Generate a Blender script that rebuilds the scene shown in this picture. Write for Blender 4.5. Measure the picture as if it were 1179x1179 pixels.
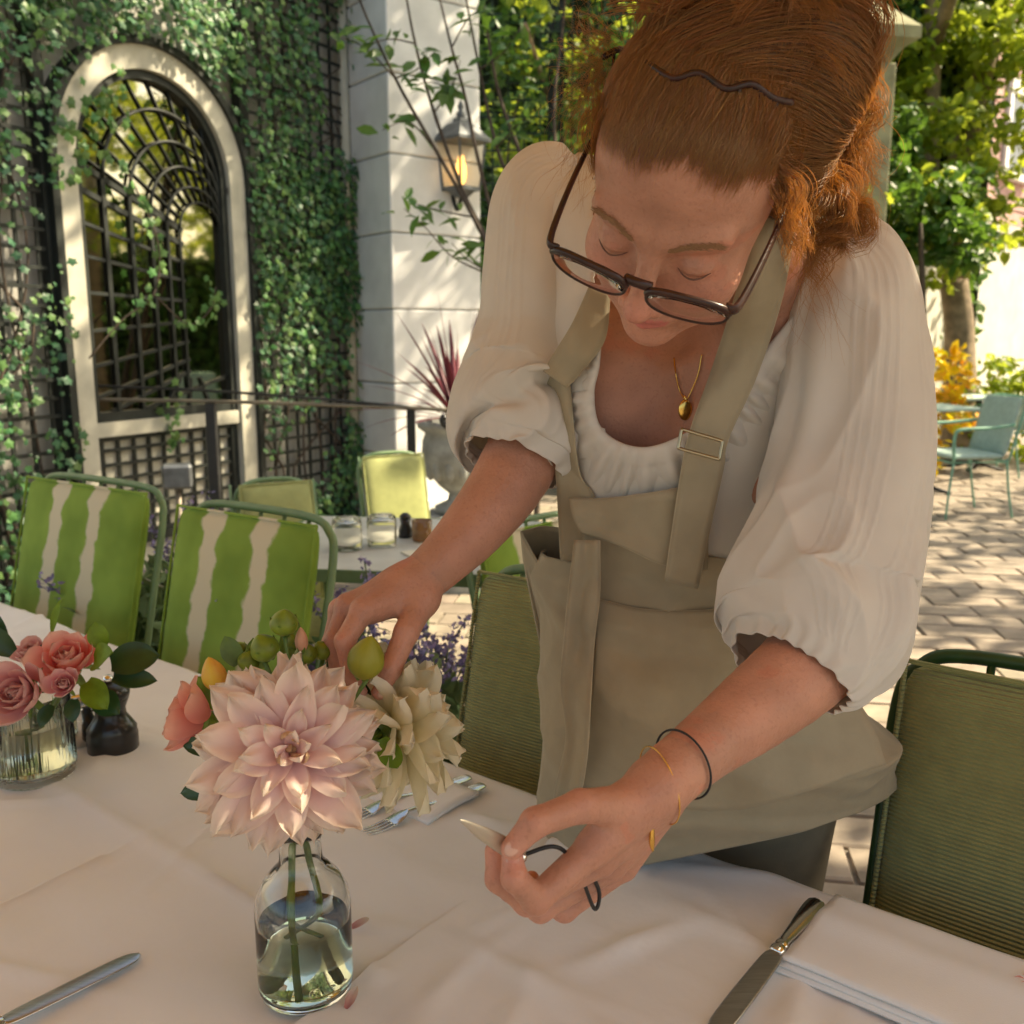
import bpy, bmesh, math, random
import numpy as np
from mathutils import Vector, Matrix, Euler
for _o in list(bpy.data.objects): bpy.data.objects.remove(_o)
R = math.radians
rng = np.random.default_rng(7)
random.seed(7)
SC = bpy.context.scene
COL = SC.collection

# ---------------------------------------------------------------- camera
F, C0, PITCH, CAMH = 1100.0, 589.5, R(10.6), 1.35
cam = bpy.data.cameras.new('camera'); camo = bpy.data.objects.new('camera', cam); COL.objects.link(camo)
camo.location = (0, 0, CAMH); camo.rotation_euler = (R(90) - PITCH, 0, 0)
cam.sensor_width = 36; cam.lens = 36 * F / 1179.0
cam.clip_start = .05; cam.clip_end = 400
cam.dof.use_dof = True; cam.dof.focus_distance = .86; cam.dof.aperture_fstop = 10.0
SC.camera = camo

# ---------------------------------------------------------------- sky, sun, exposure
SUN_AZ, SUN_EL = R(78), R(44)            # azimuth from +Y towards +X
w = bpy.data.worlds.new('World'); SC.world = w; w.use_nodes = True
nt = w.node_tree; nt.nodes.clear()
sky = nt.nodes.new('ShaderNodeTexSky'); sky.sky_type = 'NISHITA'; sky.sun_disc = False
sky.sun_elevation = SUN_EL; sky.sun_rotation = SUN_AZ
sky.air_density = 1.0; sky.dust_density = 3.0; sky.ozone_density = .6
bg = nt.nodes.new('ShaderNodeBackground'); bg.inputs[1].default_value = .13
wo = nt.nodes.new('ShaderNodeOutputWorld')
nt.links.new(sky.outputs[0], bg.inputs[0]); nt.links.new(bg.outputs[0], wo.inputs[0])
SUND = Vector((math.cos(SUN_EL) * math.sin(SUN_AZ), math.cos(SUN_EL) * math.cos(SUN_AZ), math.sin(SUN_EL)))
sl = bpy.data.lights.new('sun', 'SUN'); sl.energy = 4.6; sl.angle = R(.55); sl.color = (1, .9, .74)
so = bpy.data.objects.new('sun', sl); COL.objects.link(so); so.location = SUND * 30
so.rotation_euler = SUND.to_track_quat('Z', 'Y').to_euler()
vs = SC.view_settings
vs.view_transform = 'Standard'; vs.look = 'None'; vs.gamma = 1; vs.use_curve_mapping = False
vs.exposure = 1.25
try:
    vs.use_white_balance = True; vs.white_balance_temperature = 7700; vs.white_balance_tint = 6
except Exception: pass
SC.cycles.use_denoising = True
SC.cycles.max_bounces = 14; SC.cycles.transparent_max_bounces = 12
SC.cycles.diffuse_bounces = 4; SC.cycles.transmission_bounces = 12; SC.cycles.glossy_bounces = 4
SC.cycles.sample_clamp_indirect = 4

# ---------------------------------------------------------------- geometry of the view (pixel -> direction; distance is always chosen)
FW = np.array([0, math.cos(PITCH), -math.sin(PITCH)]); UP = np.array([0, math.sin(PITCH), math.cos(PITCH)]); RT = np.array([1., 0, 0])
CAMP = np.array([0, 0, CAMH])
def P(px, py, d):
    return CAMP + d * FW + (px - C0) / F * d * RT + (C0 - py) / F * d * UP
def G(px, py, z=0.0):
    v = FW + (px - C0) / F * RT + (C0 - py) / F * UP
    return CAMP + (z - CAMH) / v[2] * v
def PJ(V):
    V = np.asarray(V) - CAMP
    d = V @ FW
    return C0 + F * (V @ RT) / d, C0 - F * (V @ UP) / d, d

# ---------------------------------------------------------------- objects
FRAME = {}
def thing(name, label, cat, loc=(0, 0, 0), rz=0, group=None, kind=None):
    o = bpy.data.objects.new(name, None); COL.objects.link(o)
    o.empty_display_size = .1
    o.location = loc; o.rotation_euler = (0, 0, rz)
    o['label'] = label; o['category'] = cat
    if group: o['group'] = group
    if kind: o['kind'] = kind
    FRAME[o.name] = (np.array(loc, float), rz)
    return o
def tag(o, label, cat, group=None, kind=None):
    if label: o['label'] = label
    if cat: o['category'] = cat
    if group: o['group'] = group
    if kind: o['kind'] = kind
    return o
def to_local(V, fr):
    loc, rz = fr
    V = np.asarray(V, float) - loc
    c, s = math.cos(-rz), math.sin(-rz)
    return np.stack([V[:, 0] * c - V[:, 1] * s, V[:, 0] * s + V[:, 1] * c, V[:, 2]], 1)
def mesh(name, V, Fc, smooth=True):
    me = bpy.data.meshes.new(name)
    V = np.asarray(V, float).reshape(-1, 3)
    if isinstance(Fc, np.ndarray):
        n, k = Fc.shape
        me.vertices.add(len(V)); me.vertices.foreach_set('co', V.ravel())
        me.loops.add(n * k); me.loops.foreach_set('vertex_index', Fc.ravel().astype(np.int32))
        me.polygons.add(n); me.polygons.foreach_set('loop_start', np.arange(0, n * k, k, dtype=np.int32))
        me.update(calc_edges=True); me.validate()
    else:
        me.from_pydata(V.tolist(), [], [list(map(int, f)) for f in Fc]); me.update()
    if smooth: me.polygons.foreach_set('use_smooth', np.ones(len(me.polygons), bool))
    else: me.polygons.foreach_set('use_smooth', np.zeros(len(me.polygons), bool))
    return me
def link(name, me, mat, parent=None):
    o = bpy.data.objects.new(name, me); COL.objects.link(o)
    if mat is not None:
        me.materials.clear(); me.materials.append(mat)
    if parent is not None: o.parent = parent
    return o
def part(name, VF, mat, parent, smooth=True, local=False, top=None, solid=0, sub=0, bev=0, auto=None):
    """one mesh object under its thing; VF in world space unless local"""
    V, Fc = VF
    root = parent
    while root.parent is not None: root = root.parent
    if not local: V = to_local(V, FRAME[root.name])
    o = link(name, mesh(name, V, Fc, smooth), mat, parent)
    mods(o, solid, sub, bev, auto)
    return o
def mods(o, solid=0, sub=0, bev=0, auto=None):
    if bev:
        m = o.modifiers.new('bevel', 'BEVEL'); m.width = bev; m.segments = 2; m.limit_method = 'ANGLE'
    if solid:
        m = o.modifiers.new('solid', 'SOLIDIFY'); m.thickness = abs(solid); m.offset = 0 if solid > 0 else 1
    if sub:
        m = o.modifiers.new('sub', 'SUBSURF'); m.levels = sub; m.render_levels = sub
    if auto: o.data.polygons.foreach_set('use_smooth', np.ones(len(o.data.polygons), bool)); o.data.set_sharp_from_angle(angle=R(auto))
def single(name, VF, mat, label=None, cat=None, group=None, kind=None, smooth=True, **kw):
    V, Fc = VF; V = np.asarray(V, float)
    base = np.array([(V[:, 0].min() + V[:, 0].max()) / 2, (V[:, 1].min() + V[:, 1].max()) / 2, V[:, 2].min()])
    o = link(name, mesh(name, V - base, Fc, smooth), mat); o.location = base
    mods(o, **kw)
    return tag(o, label, cat, group, kind)
def copy_tree(o, parent=None):
    c = o.copy(); COL.objects.link(c)
    c.parent = parent
    for ch in o.children: copy_tree(ch, c)
    return c

# ---------------------------------------------------------------- shapes: each returns (verts, faces)
def join(*L):
    V, Fc, k = [], [], 0
    for v, f in L:
        v = np.asarray(v, float).reshape(-1, 3); V.append(v)
        Fc += [[int(i) + k for i in q] for q in f]; k += len(v)
    return np.concatenate(V), Fc
def box(x, y, z, sx, sy, sz, rz=0, bev=0):
    """centre x,y,z and full sizes; optional chamfer"""
    if bev:
        h = np.array([sx, sy, sz]) / 2; b = min(bev, h.min() * .9)
        bm = bmesh.new(); bmesh.ops.create_cube(bm, size=1)
        for v in bm.verts: v.co = Vector((v.co.x * sx, v.co.y * sy, v.co.z * sz))
        bmesh.ops.bevel(bm, geom=bm.edges[:], offset=b, segments=1, affect='EDGES')
        bm.verts.ensure_lookup_table()
        V = np.array([v.co[:] for v in bm.verts]); Fc = [[v.index for v in f.verts] for f in bm.faces]; bm.free()
    else:
        V = np.array([[a, b_, c] for a in (-.5, .5) for b_ in (-.5, .5) for c in (-.5, .5)]) * [sx, sy, sz]
        Fc = [[0, 1, 3, 2], [4, 6, 7, 5], [0, 4, 5, 1], [2, 3, 7, 6], [0, 2, 6, 4], [1, 5, 7, 3]]
    c, s = math.cos(rz), math.sin(rz)
    V = np.stack([V[:, 0] * c - V[:, 1] * s, V[:, 0] * s + V[:, 1] * c, V[:, 2]], 1) + [x, y, z]
    return V, Fc
def xf(VF, M):
    V, Fc = VF; M = np.array(M)
    return V @ M[:3, :3].T + M[:3, 3], Fc
def cr(pts, n, closed=False):
    """Catmull-Rom through pts, n samples"""
    p = np.asarray(pts, float)
    if p.ndim == 1: p = p[:, None]
    m = len(p)
    if closed:
        t = np.linspace(0, m, n, endpoint=False)
        i = np.floor(t).astype(int) % m; f = (t - np.floor(t))[:, None]
        a, b, c, d = p[(i - 1) % m], p[i], p[(i + 1) % m], p[(i + 2) % m]
    else:
        q = np.concatenate([[2 * p[0] - p[1]], p, [2 * p[-1] - p[-2]]])
        t = np.linspace(0, m - 1, n); i = np.minimum(np.floor(t).astype(int), m - 2); f = (t - i)[:, None]
        a, b, c, d = q[i], q[i + 1], q[i + 2], q[i + 3]
    return .5 * (2 * b + (c - a) * f + (2 * a - 5 * b + 4 * c - d) * f ** 2 + (3 * b - a - 3 * c + d) * f ** 3)
def gridF(nr, nc, wrap=False, flip=False):
    i = np.arange(nr - 1)[:, None]; j = np.arange(nc if wrap else nc - 1)[None]
    a = i * nc + j; b = i * nc + (j + 1) % nc; c = (i + 1) * nc + (j + 1) % nc; d = (i + 1) * nc + j
    q = np.stack([a, b, c, d], -1).reshape(-1, 4)
    return q[:, ::-1].copy() if flip else q
def frames(p, up0=None):
    t = np.gradient(p, axis=0); t /= np.linalg.norm(t, axis=1)[:, None] + 1e-12
    u = np.zeros_like(p)
    ref = np.array([0, 0, 1.]) if up0 is None else np.asarray(up0, float)
    if abs(t[0] @ ref) > .95: ref = np.array([1., 0, 0])
    u[0] = np.cross(t[0], ref); u[0] /= np.linalg.norm(u[0])
    for i in range(1, len(p)):
        v = u[i - 1] - (u[i - 1] @ t[i]) * t[i]; u[i] = v / (np.linalg.norm(v) + 1e-12)
    return t, u, np.cross(t, u)
def tube(pts, r, n=8, res=None, caps=True, flat=1.0, up0=None):
    """round bar along pts (spline if res given); r number or per-key list"""
    pts = np.asarray(pts, float)
    rr = np.full(len(pts), r, float) if np.isscalar(r) else np.asarray(r, float)
    if res: rr = cr(rr, res)[:, 0]; pts = cr(pts, res)
    t, u, v = frames(pts, up0)
    a = np.linspace(0, 2 * np.pi, n, endpoint=False)
    V = pts[:, None] + rr[:, None, None] * (np.cos(a)[None, :, None] * u[:, None] + flat * np.sin(a)[None, :, None] * v[:, None])
    Fc = gridF(len(pts), n, True).tolist()
    if caps: Fc += [list(range(n))[::-1], [(len(pts) - 1) * n + k for k in range(n)]]
    return V.reshape(-1, 3), Fc
def lathe(prof, n=32, c=(0, 0, 0), caps=False, sx=1, sy=1):
    """profile [(r,z)...] turned about z"""
    prof = np.asarray(prof, float); a = np.linspace(0, 2 * np.pi, n, endpoint=False)
    V = np.stack([prof[:, 0:1] * np.cos(a) * sx + c[0], prof[:, 0:1] * np.sin(a) * sy + c[1], np.repeat(prof[:, 1:2], n, 1) + c[2]], -1)
    Fc = gridF(len(prof), n, True).tolist()
    if caps: Fc += [list(range(n))[::-1], [(len(prof) - 1) * n + k for k in range(n)]]
    return V.reshape(-1, 3), Fc
def ell(c, r, n=16, m=10, M=None):
    V = [[math.sin(math.pi * i / m) * math.cos(2 * math.pi * j / n), math.sin(math.pi * i / m) * math.sin(2 * math.pi * j / n), math.cos(math.pi * i / m)] for i in range(m + 1) for j in range(n)]
    V = np.array(V) * r
    if M is not None: V = V @ np.asarray(M).T
    return V + c, gridF(m + 1, n, True).tolist()
def surf(ctrl, nr, nc):
    """bicubic sheet through a control net (rows x cols x 3)"""
    ctrl = np.asarray(ctrl, float); r, c, k = ctrl.shape
    a = np.stack([cr(ctrl[i], nc) for i in range(r)])
    b = np.stack([cr(a[:, j], nr) for j in range(nc)], 1)
    return b
def gnorm(S):
    n = np.cross(np.gradient(S, axis=1), np.gradient(S, axis=0)); return n / (np.linalg.norm(n, axis=-1, keepdims=True) + 1e-12)
def sheet(S): return S.reshape(-1, 3), gridF(S.shape[0], S.shape[1])
def scatter(tv, tf, pos, rot, sc):
    """copies of a small template as one mesh: pos (n,3), rot (n,3,3), sc (n,) or (n,3)"""
    tv = np.asarray(tv, float); tf = np.asarray(tf); n = len(pos)
    sc = np.asarray(sc, float); sc = sc[:, None] if sc.ndim == 1 else sc
    V = np.einsum('nij,nkj->nki', rot, tv[None] * sc[:, None]) + np.asarray(pos)[:, None]
    Fc = (tf[None] + (np.arange(n) * len(tv))[:, None, None]).reshape(-1, tf.shape[1])
    return V.reshape(-1, 3), Fc
def rotz_to(nrm, spin):
    """rotation matrices taking z to nrm with a spin"""
    n = nrm / (np.linalg.norm(nrm, axis=1, keepdims=True) + 1e-12)
    ref = np.where(np.abs(n[:, 2:3]) > .9, [[1., 0, 0]], [[0, 0, 1.]])
    u = np.cross(ref, n); u /= np.linalg.norm(u, axis=1, keepdims=True); v = np.cross(n, u)
    c, s = np.cos(spin)[:, None], np.sin(spin)[:, None]
    return np.stack([u * c + v * s, -u * s + v * c, n], -1)
def noise3(p, seed=0, octv=3):
    """cheap smooth value noise from sines, in [-1,1]"""
    g = np.random.default_rng(seed); o = 0; amp = 1; tot = 0
    for k in range(octv):
        for _ in range(3):
            d = g.normal(size=3); d /= np.linalg.norm(d); ph = g.uniform(0, 6.28)
            o = o + amp * np.sin(p @ d * (2 ** k) * g.uniform(.8, 1.3) + ph + 1.3 * np.sin(p @ np.roll(d, 1) * (2 ** k) * .7 + ph * 2)) / 3
        tot += amp; amp *= .5
    return o / tot * 1.5
# ---------------------------------------------------------------- implicit surfaces (bodies)
def smin(a, b, k):
    h = np.clip(.5 + .5 * (b - a) / k, 0, 1); return b + (a - b) * h - k * h * (1 - h)
def smax(a, b, k): return -smin(-a, -b, k)
def s_cap(p, a, b, ra, rb):
    a = np.asarray(a, float); b = np.asarray(b, float); ab = b - a
    t = np.clip(((p - a) @ ab) / (ab @ ab + 1e-12), 0, 1)
    return np.linalg.norm(p - a - t[..., None] * ab, axis=-1) - (ra + (rb - ra) * t)
def s_ell(p, c, r, M=None):
    q = p - np.asarray(c, float)
    if M is not None: q = q @ np.asarray(M)
    r = np.asarray(r, float); k0 = np.linalg.norm(q / r, axis=-1); k1 = np.linalg.norm(q / r ** 2, axis=-1)
    return k0 * (k0 - 1) / (k1 + 1e-9)
def nets(fn, lo, hi, h):
    """surface nets of fn<0 in a box"""
    lo = np.asarray(lo, float); hi = np.asarray(hi, float)
    n = np.ceil((hi - lo) / h).astype(int) + 1
    ax = [lo[i] + h * np.arange(n[i]) for i in range(3)]
    val = np.empty(n, np.float32)
    for i in range(0, n[0], 16):
        g = np.stack(np.meshgrid(ax[0][i:i + 16], ax[1], ax[2], indexing='ij'), -1); val[i:i + 16] = fn(g)
    s = val < 0
    cnt = sum(s[a:n[0] - 1 + a, b:n[1] - 1 + b, c:n[2] - 1 + c].astype(np.int8) for a in (0, 1) for b in (0, 1) for c in (0, 1))
    act = (cnt > 0) & (cnt < 8); idx = np.argwhere(act)
    vid = -np.ones(act.shape, np.int64); vid[act] = np.arange(len(idx))
    acc = np.zeros((len(idx), 3)); num = np.zeros(len(idx))
    for ax_ in range(3):
        o = [k for k in range(3) if k != ax_]
        for a in (0, 1):
            for b in (0, 1):
                p0 = idx.copy(); p0[:, o[0]] += a; p0[:, o[1]] += b; p1 = p0.copy(); p1[:, ax_] += 1
                f0 = val[tuple(p0.T)]; f1 = val[tuple(p1.T)]; m = (f0 < 0) != (f1 < 0)
                t = np.where(m, f0 / np.where(m, f0 - f1, 1), 0)
                q = p0.astype(float); q[:, ax_] += t; acc[m] += q[m]; num[m] += 1
    V = lo + h * acc / num[:, None]
    Q = []
    for ax_ in range(3):
        o = [(ax_ + 1) % 3, (ax_ + 2) % 3]
        sl0 = [slice(None)] * 3; sl1 = [slice(None)] * 3
        sl0[ax_] = slice(0, n[ax_] - 1); sl1[ax_] = slice(1, n[ax_])
        d = s[tuple(sl0)].astype(np.int8) - s[tuple(sl1)].astype(np.int8)
        e = np.argwhere(d != 0); sg = d[d != 0]
        ok = (e[:, o[0]] > 0) & (e[:, o[1]] > 0) & (e[:, o[0]] < n[o[0]] - 1) & (e[:, o[1]] < n[o[1]] - 1)
        e = e[ok]; sg = sg[ok]
        q = []
        for a, b in ((1, 1), (0, 1), (0, 0), (1, 0)):
            c = e.copy(); c[:, o[0]] -= a; c[:, o[1]] -= b; q.append(vid[tuple(c.T)])
        q = np.stack(q, 1); q[sg < 0] = q[sg < 0][:, ::-1]; Q.append(q)
    return V, np.concatenate(Q)

# ---------------------------------------------------------------- materials
def M(name, col, rough=.6, metal=0, var=0, vscale=12, col2=None, bump=0, bscale=120, island=0, transl=0, tcol=None, spec=.5,
      sss=0, coat=0, sheen=0, stretch=None, trans=0, ior=1.45, detail=4, attr=None, emit=0, ecol=None, hue=0, alpha=1):
    m = bpy.data.materials.new(name); m.use_nodes = True
    t = m.node_tree; t.nodes.clear(); L = t.links.new
    out = t.nodes.new('ShaderNodeOutputMaterial'); b = t.nodes.new('ShaderNodeBsdfPrincipled')
    b.inputs['Roughness'].default_value = rough; b.inputs['Metallic'].default_value = metal
    b.inputs['Specular IOR Level'].default_value = spec; b.inputs['IOR'].default_value = ior
    b.inputs['Coat Weight'].default_value = coat; b.inputs['Transmission Weight'].default_value = trans
    b.inputs['Sheen Weight'].default_value = sheen; b.inputs['Alpha'].default_value = alpha
    if sss:
        b.inputs['Subsurface Weight'].default_value = sss; b.inputs['Subsurface Radius'].default_value = (.012, .004, .002); b.inputs['Subsurface Scale'].default_value = 1.0
    if emit:
        b.inputs['Emission Color'].default_value = (*(ecol or col), 1); b.inputs['Emission Strength'].default_value = emit
    tc = t.nodes.new('ShaderNodeTexCoord'); mp = t.nodes.new('ShaderNodeMapping'); L(tc.outputs['Object'], mp.inputs[0])
    if stretch: mp.inputs['Scale'].default_value = stretch
    cs = None
    if attr:
        a = t.nodes.new('ShaderNodeAttribute'); a.attribute_name = attr; cs = a.outputs['Color']
    if var or col2:
        nz = t.nodes.new('ShaderNodeTexNoise'); nz.inputs['Scale'].default_value = vscale; nz.inputs['Detail'].default_value = detail
        L(mp.outputs[0], nz.inputs['Vector'])
        rp = t.nodes.new('ShaderNodeMapRange'); rp.inputs[1].default_value = .32; rp.inputs[2].default_value = .68; L(nz.outputs[0], rp.inputs[0])
        mx = t.nodes.new('ShaderNodeMix'); mx.data_type = 'RGBA'; L(rp.outputs[0], mx.inputs[0])
        if cs is not None:
            ml = t.nodes.new('ShaderNodeMix'); ml.data_type = 'RGBA'; ml.blend_type = 'MULTIPLY'; ml.inputs[0].default_value = 1
            mx.inputs[6].default_value = (1 - var,) * 3 + (1,); mx.inputs[7].default_value = (1 + var * .6,) * 3 + (1,)
            L(cs, ml.inputs[6]); L(mx.outputs[2], ml.inputs[7]); cs = ml.outputs[2]
        else:
            c2 = col2 or tuple(min(1, c * (1 + var)) for c in col); c1 = col if col2 else tuple(c * (1 - var) for c in col)
            mx.inputs[6].default_value = (*c1, 1); mx.inputs[7].default_value = (*c2, 1); cs = mx.outputs[2]
    if island:
        g = t.nodes.new('ShaderNodeNewGeometry'); hs = t.nodes.new('ShaderNodeHueSaturation')
        v = t.nodes.new('ShaderNodeMapRange'); v.inputs[3].default_value = 1 - island; v.inputs[4].default_value = 1 + island
        L(g.outputs['Random Per Island'], v.inputs[0]); L(v.outputs[0], hs.inputs['Value'])
        if hue:
            wn = t.nodes.new('ShaderNodeTexWhiteNoise'); wn.noise_dimensions = '1D'; L(g.outputs['Random Per Island'], wn.inputs['W'])
            h = t.nodes.new('ShaderNodeMapRange'); h.inputs[3].default_value = .5 - hue; h.inputs[4].default_value = .5 + hue
            L(wn.outputs[0], h.inputs[0]); L(h.outputs[0], hs.inputs['Hue'])
        if cs is not None: L(cs, hs.inputs['Color'])
        else: hs.inputs['Color'].default_value = (*col, 1)
        cs = hs.outputs[0]
    if cs is not None: L(cs, b.inputs['Base Color'])
    else: b.inputs['Base Color'].default_value = (*col, 1)
    if bump:
        n2 = t.nodes.new('ShaderNodeTexNoise'); n2.inputs['Scale'].default_value = bscale; n2.inputs['Detail'].default_value = 5; L(mp.outputs[0], n2.inputs['Vector'])
        bp = t.nodes.new('ShaderNodeBump'); bp.inputs['Strength'].default_value = bump; bp.inputs['Distance'].default_value = .002
        L(n2.outputs[0], bp.inputs['Height']); L(bp.outputs[0], b.inputs['Normal'])
    sh = b.outputs[0]
    if transl:
        tr = t.nodes.new('ShaderNodeBsdfTranslucent'); ms = t.nodes.new('ShaderNodeMixShader'); ms.inputs[0].default_value = transl
        if tcol is not None: tr.inputs[0].default_value = (*tcol, 1)
        elif cs is not None: L(cs, tr.inputs[0])
        else: tr.inputs[0].default_value = (*col, 1)
        L(sh, ms.inputs[1]); L(tr.outputs[0], ms.inputs[2]); sh = ms.outputs[0]
    L(sh, out.inputs[0])
    return m
def fabric_weave(m, scale, strength, dist=.0006, axis='X', dirs=None):
    """adds woven ribs (wave bump) to a material"""
    t = m.node_tree; L = t.links.new
    b = next(n for n in t.nodes if n.type == 'BSDF_PRINCIPLED')
    tc = t.nodes.new('ShaderNodeTexCoord'); wv = t.nodes.new('ShaderNodeTexWave'); wv.bands_direction = axis
    wv.inputs['Scale'].default_value = scale; wv.inputs['Distortion'].default_value = .5; wv.inputs['Detail'].default_value = 2; wv.inputs['Detail Scale'].default_value = 2.5
    L(tc.outputs['Object'], wv.inputs[0])
    bp = t.nodes.new('ShaderNodeBump'); bp.inputs['Strength'].default_value = strength; bp.inputs['Distance'].default_value = dist
    L(wv.outputs['Color'], bp.inputs['Height']); L(bp.outputs[0], b.inputs['Normal'])
    return m
def set_col(o, cols, name='tint'):
    a = o.data.color_attributes.new(name, 'FLOAT_COLOR', 'POINT')
    c = np.ones((len(o.data.vertices), 4), np.float32); c[:, :3] = cols
    a.data.foreach_set('color', c.ravel())
# ================================================================ SETTING
m_ground = M('ground_joint_sand', (.24, .21, .17), .95, var=.3, vscale=30, bump=.4, bscale=200)
m_pave = M('bluestone_paving', (.29, .245, .19), .8, var=.25, vscale=9, bump=.35, bscale=60, island=.22, hue=.02)
m_stucco = M('grey_stucco', (.42, .41, .38), .9, var=.12, vscale=5, bump=.3, bscale=80)
m_white_stone = M('white_limestone', (.78, .78, .78), .75, var=.10, vscale=4, bump=.2, bscale=90)
m_joint = M('mortar_joint', (.32, .31, .30), .95, var=.1)
m_arch = M('cream_arch_stone', (.50, .48, .40), .7, var=.14, vscale=7, bump=.2, bscale=70)
m_black = M('black_lattice_paint', (.014, .018, .016), .55, var=.3, vscale=20)
m_iron = M('dark_wrought_iron', (.02, .02, .021), .45, var=.2, spec=.5)
m_mirror = M('aged_mirror', (.40, .38, .30), .035, metal=1, var=.10, vscale=3)
m_ivy = M('ivy_leaf', (.052, .145, .066), .42, island=.55, hue=.03, transl=.22, tcol=(.10, .26, .04), spec=.5)
m_ivy_lt = M('young_ivy_leaf', (.11, .235, .07), .45, island=.35, hue=.03, transl=.3)
m_bark = M('branch_bark', (.075, .055, .042), .9, var=.35, vscale=30, bump=.5, bscale=60)
m_trunk = M('pale_trunk_bark', (.25, .185, .125), .9, var=.35, vscale=9, bump=.8, bscale=25)
m_leaf_y = M('sunlit_leaf', (.17, .25, .03), .45, island=.4, hue=.025, transl=.5, tcol=(.50, .58, .06))
m_leaf_g = M('mid_green_leaf', (.07, .15, .035), .45, island=.4, hue=.03, transl=.35, tcol=(.17, .32, .04))
m_rail = M('weathered_brass_rail', (.20, .17, .13), .5, metal=.3, var=.2, vscale=8)

def hexleaf(lobes=5, depth=.35, fold=.15):
    """one ivy-like leaf, stalk at origin, tip along +y, length about 1; triangles"""
    a = np.linspace(-np.pi * .92, np.pi * .92, lobes * 2 + 1)
    r = .5 * np.where(np.arange(len(a)) % 2 == 0, 1 - depth, 1.0); r[0] = r[-1] = .3
    V = [[0, .42, .03]] + [[r_ * math.sin(t) * .95, .45 + r_ * math.cos(t), -fold * abs(math.sin(t)) * r_] for r_, t in zip(r, a)]
    return np.array(V), np.array([[0, i + 1, i] for i in range(1, len(a))] + [[0, 1, len(a)]])
def lanceleaf(n=3, wid=.2, droop=.25, fold=.1):
    """pointed leaf along +y, length 1, two rows of triangles"""
    V, Fc = [], []
    for i in range(n + 1):
        t = i / n; w_ = wid * math.sin(math.pi * min(1, t * .92 + .06)) ** .8 if 0 < i < n else .012
        V += [[-w_, t, fold * w_ * 2 - droop * t * t], [0, t, -droop * t * t], [w_, t, fold * w_ * 2 - droop * t * t]]
    for i in range(n):
        a = i * 3
        for k in (0, 1): Fc += [[a + k, a + k + 1, a + k + 4], [a + k, a + k + 4, a + k + 3]]
    return np.array(V), np.array(Fc)
IVY, LANCE = hexleaf(), lanceleaf()
MAPLE = hexleaf(5, .5, .1)
OVAL = lanceleaf(3, .3, .15, .12)
def rand_rot(n, nrm=None, spread=.8):
    v = rng.normal(size=(n, 3)) * spread
    if nrm is not None: v = v + nrm
    return rotz_to(v, rng.uniform(0, 6.28, n))
def blob_points(blobs, n, gap=.0, seed=0):
    """points near the shells of many small clumps inside big blobs: gives light and dark masses and gaps"""
    g = np.random.default_rng(seed); out = []
    vol = np.array([b[3] ** 2 for b in blobs]); vol = vol / vol.sum()
    for (x, y, z, r), f in zip(blobs, vol):
        k = max(4, int(9 * f * len(blobs)) + 4)
        d = g.normal(size=(k, 3)); d /= np.linalg.norm(d, axis=1)[:, None]
        cc = d * (r * g.uniform(.25, 1, (k, 1)) ** .5) * [1, 1, .8] + [x, y, z]
        m = int(n * f); i = g.integers(0, k, m)
        e = g.normal(size=(m, 3)); e /= np.linalg.norm(e, axis=1)[:, None]
        out.append(cc[i] + e * (r * .36 * g.uniform(.3, 1.05, (m, 1))) * [1, 1, .62])
    return np.concatenate(out)

# ---- ground and paving
gr = single('ground', ([[-60, -40, 0], [60, -40, 0], [60, 90, 0], [-60, 90, 0]], [[0, 1, 2, 3]]), m_ground, kind='structure', smooth=False)
stone_meshes = []
for k in range(10):
    sx, sy = .34, .175
    V, Fc = box(0, 0, 0, sx - .012, sy - .012, .05, bev=.006)
    V = V + rng.normal(size=V.shape) * [.003, .003, .0012]
    stone_meshes.append(mesh('paving_stone', V, Fc, False)); stone_meshes[-1].materials.append(m_pave)
ca, sa = math.cos(R(-9)), math.sin(R(-9))
cand = []
for i in range(-40, 60):
    for j in range(0, 85):
        u = i * .34 + (j % 2) * .17; v = .6 + j * .175
        x, y = u * ca - v * sa, u * sa + v * ca
        if y < 1.2: continue
        px, py, d = PJ([[x, y, .0]]); px, py = px[0], py[0]
        vis = (1000 < px < 1200 and 500 < py < 800) or (840 < px < 1010 and 900 < py < 1075)
        area = (350 < px < 1200 and 440 < py < 1100)
        if vis: cand.append((d[0], x, y))
        elif -1.2 < x < 5 and 1.2 < y < 9: cand.append((d[0] + 50, x, y))
cand.sort()
rest = []
for k, (d, x, y) in enumerate(cand):
    z = -.0105 + rng.normal() * .0018; rz = R(-9) + rng.normal() * .006
    if k < 290:
        o = link('paving_stone', stone_meshes[int(rng.integers(10))], None, gr)
        o.location = (x, y - 25.0, z); o.rotation_euler = (rng.normal() * .004, rng.normal() * .004, rz)
    else:
        rest.append(xf((box(0, 0, 0, .328, .163, .05)), Matrix.Translation((x, y - 25, z)) @ Matrix.Rotation(rz, 4, 'Z')))
V, Fc = join(*rest)
o = link('paving_field', mesh('paving_field', V, Fc, False), m_pave, gr); o['kind'] = 'stuff'

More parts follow.
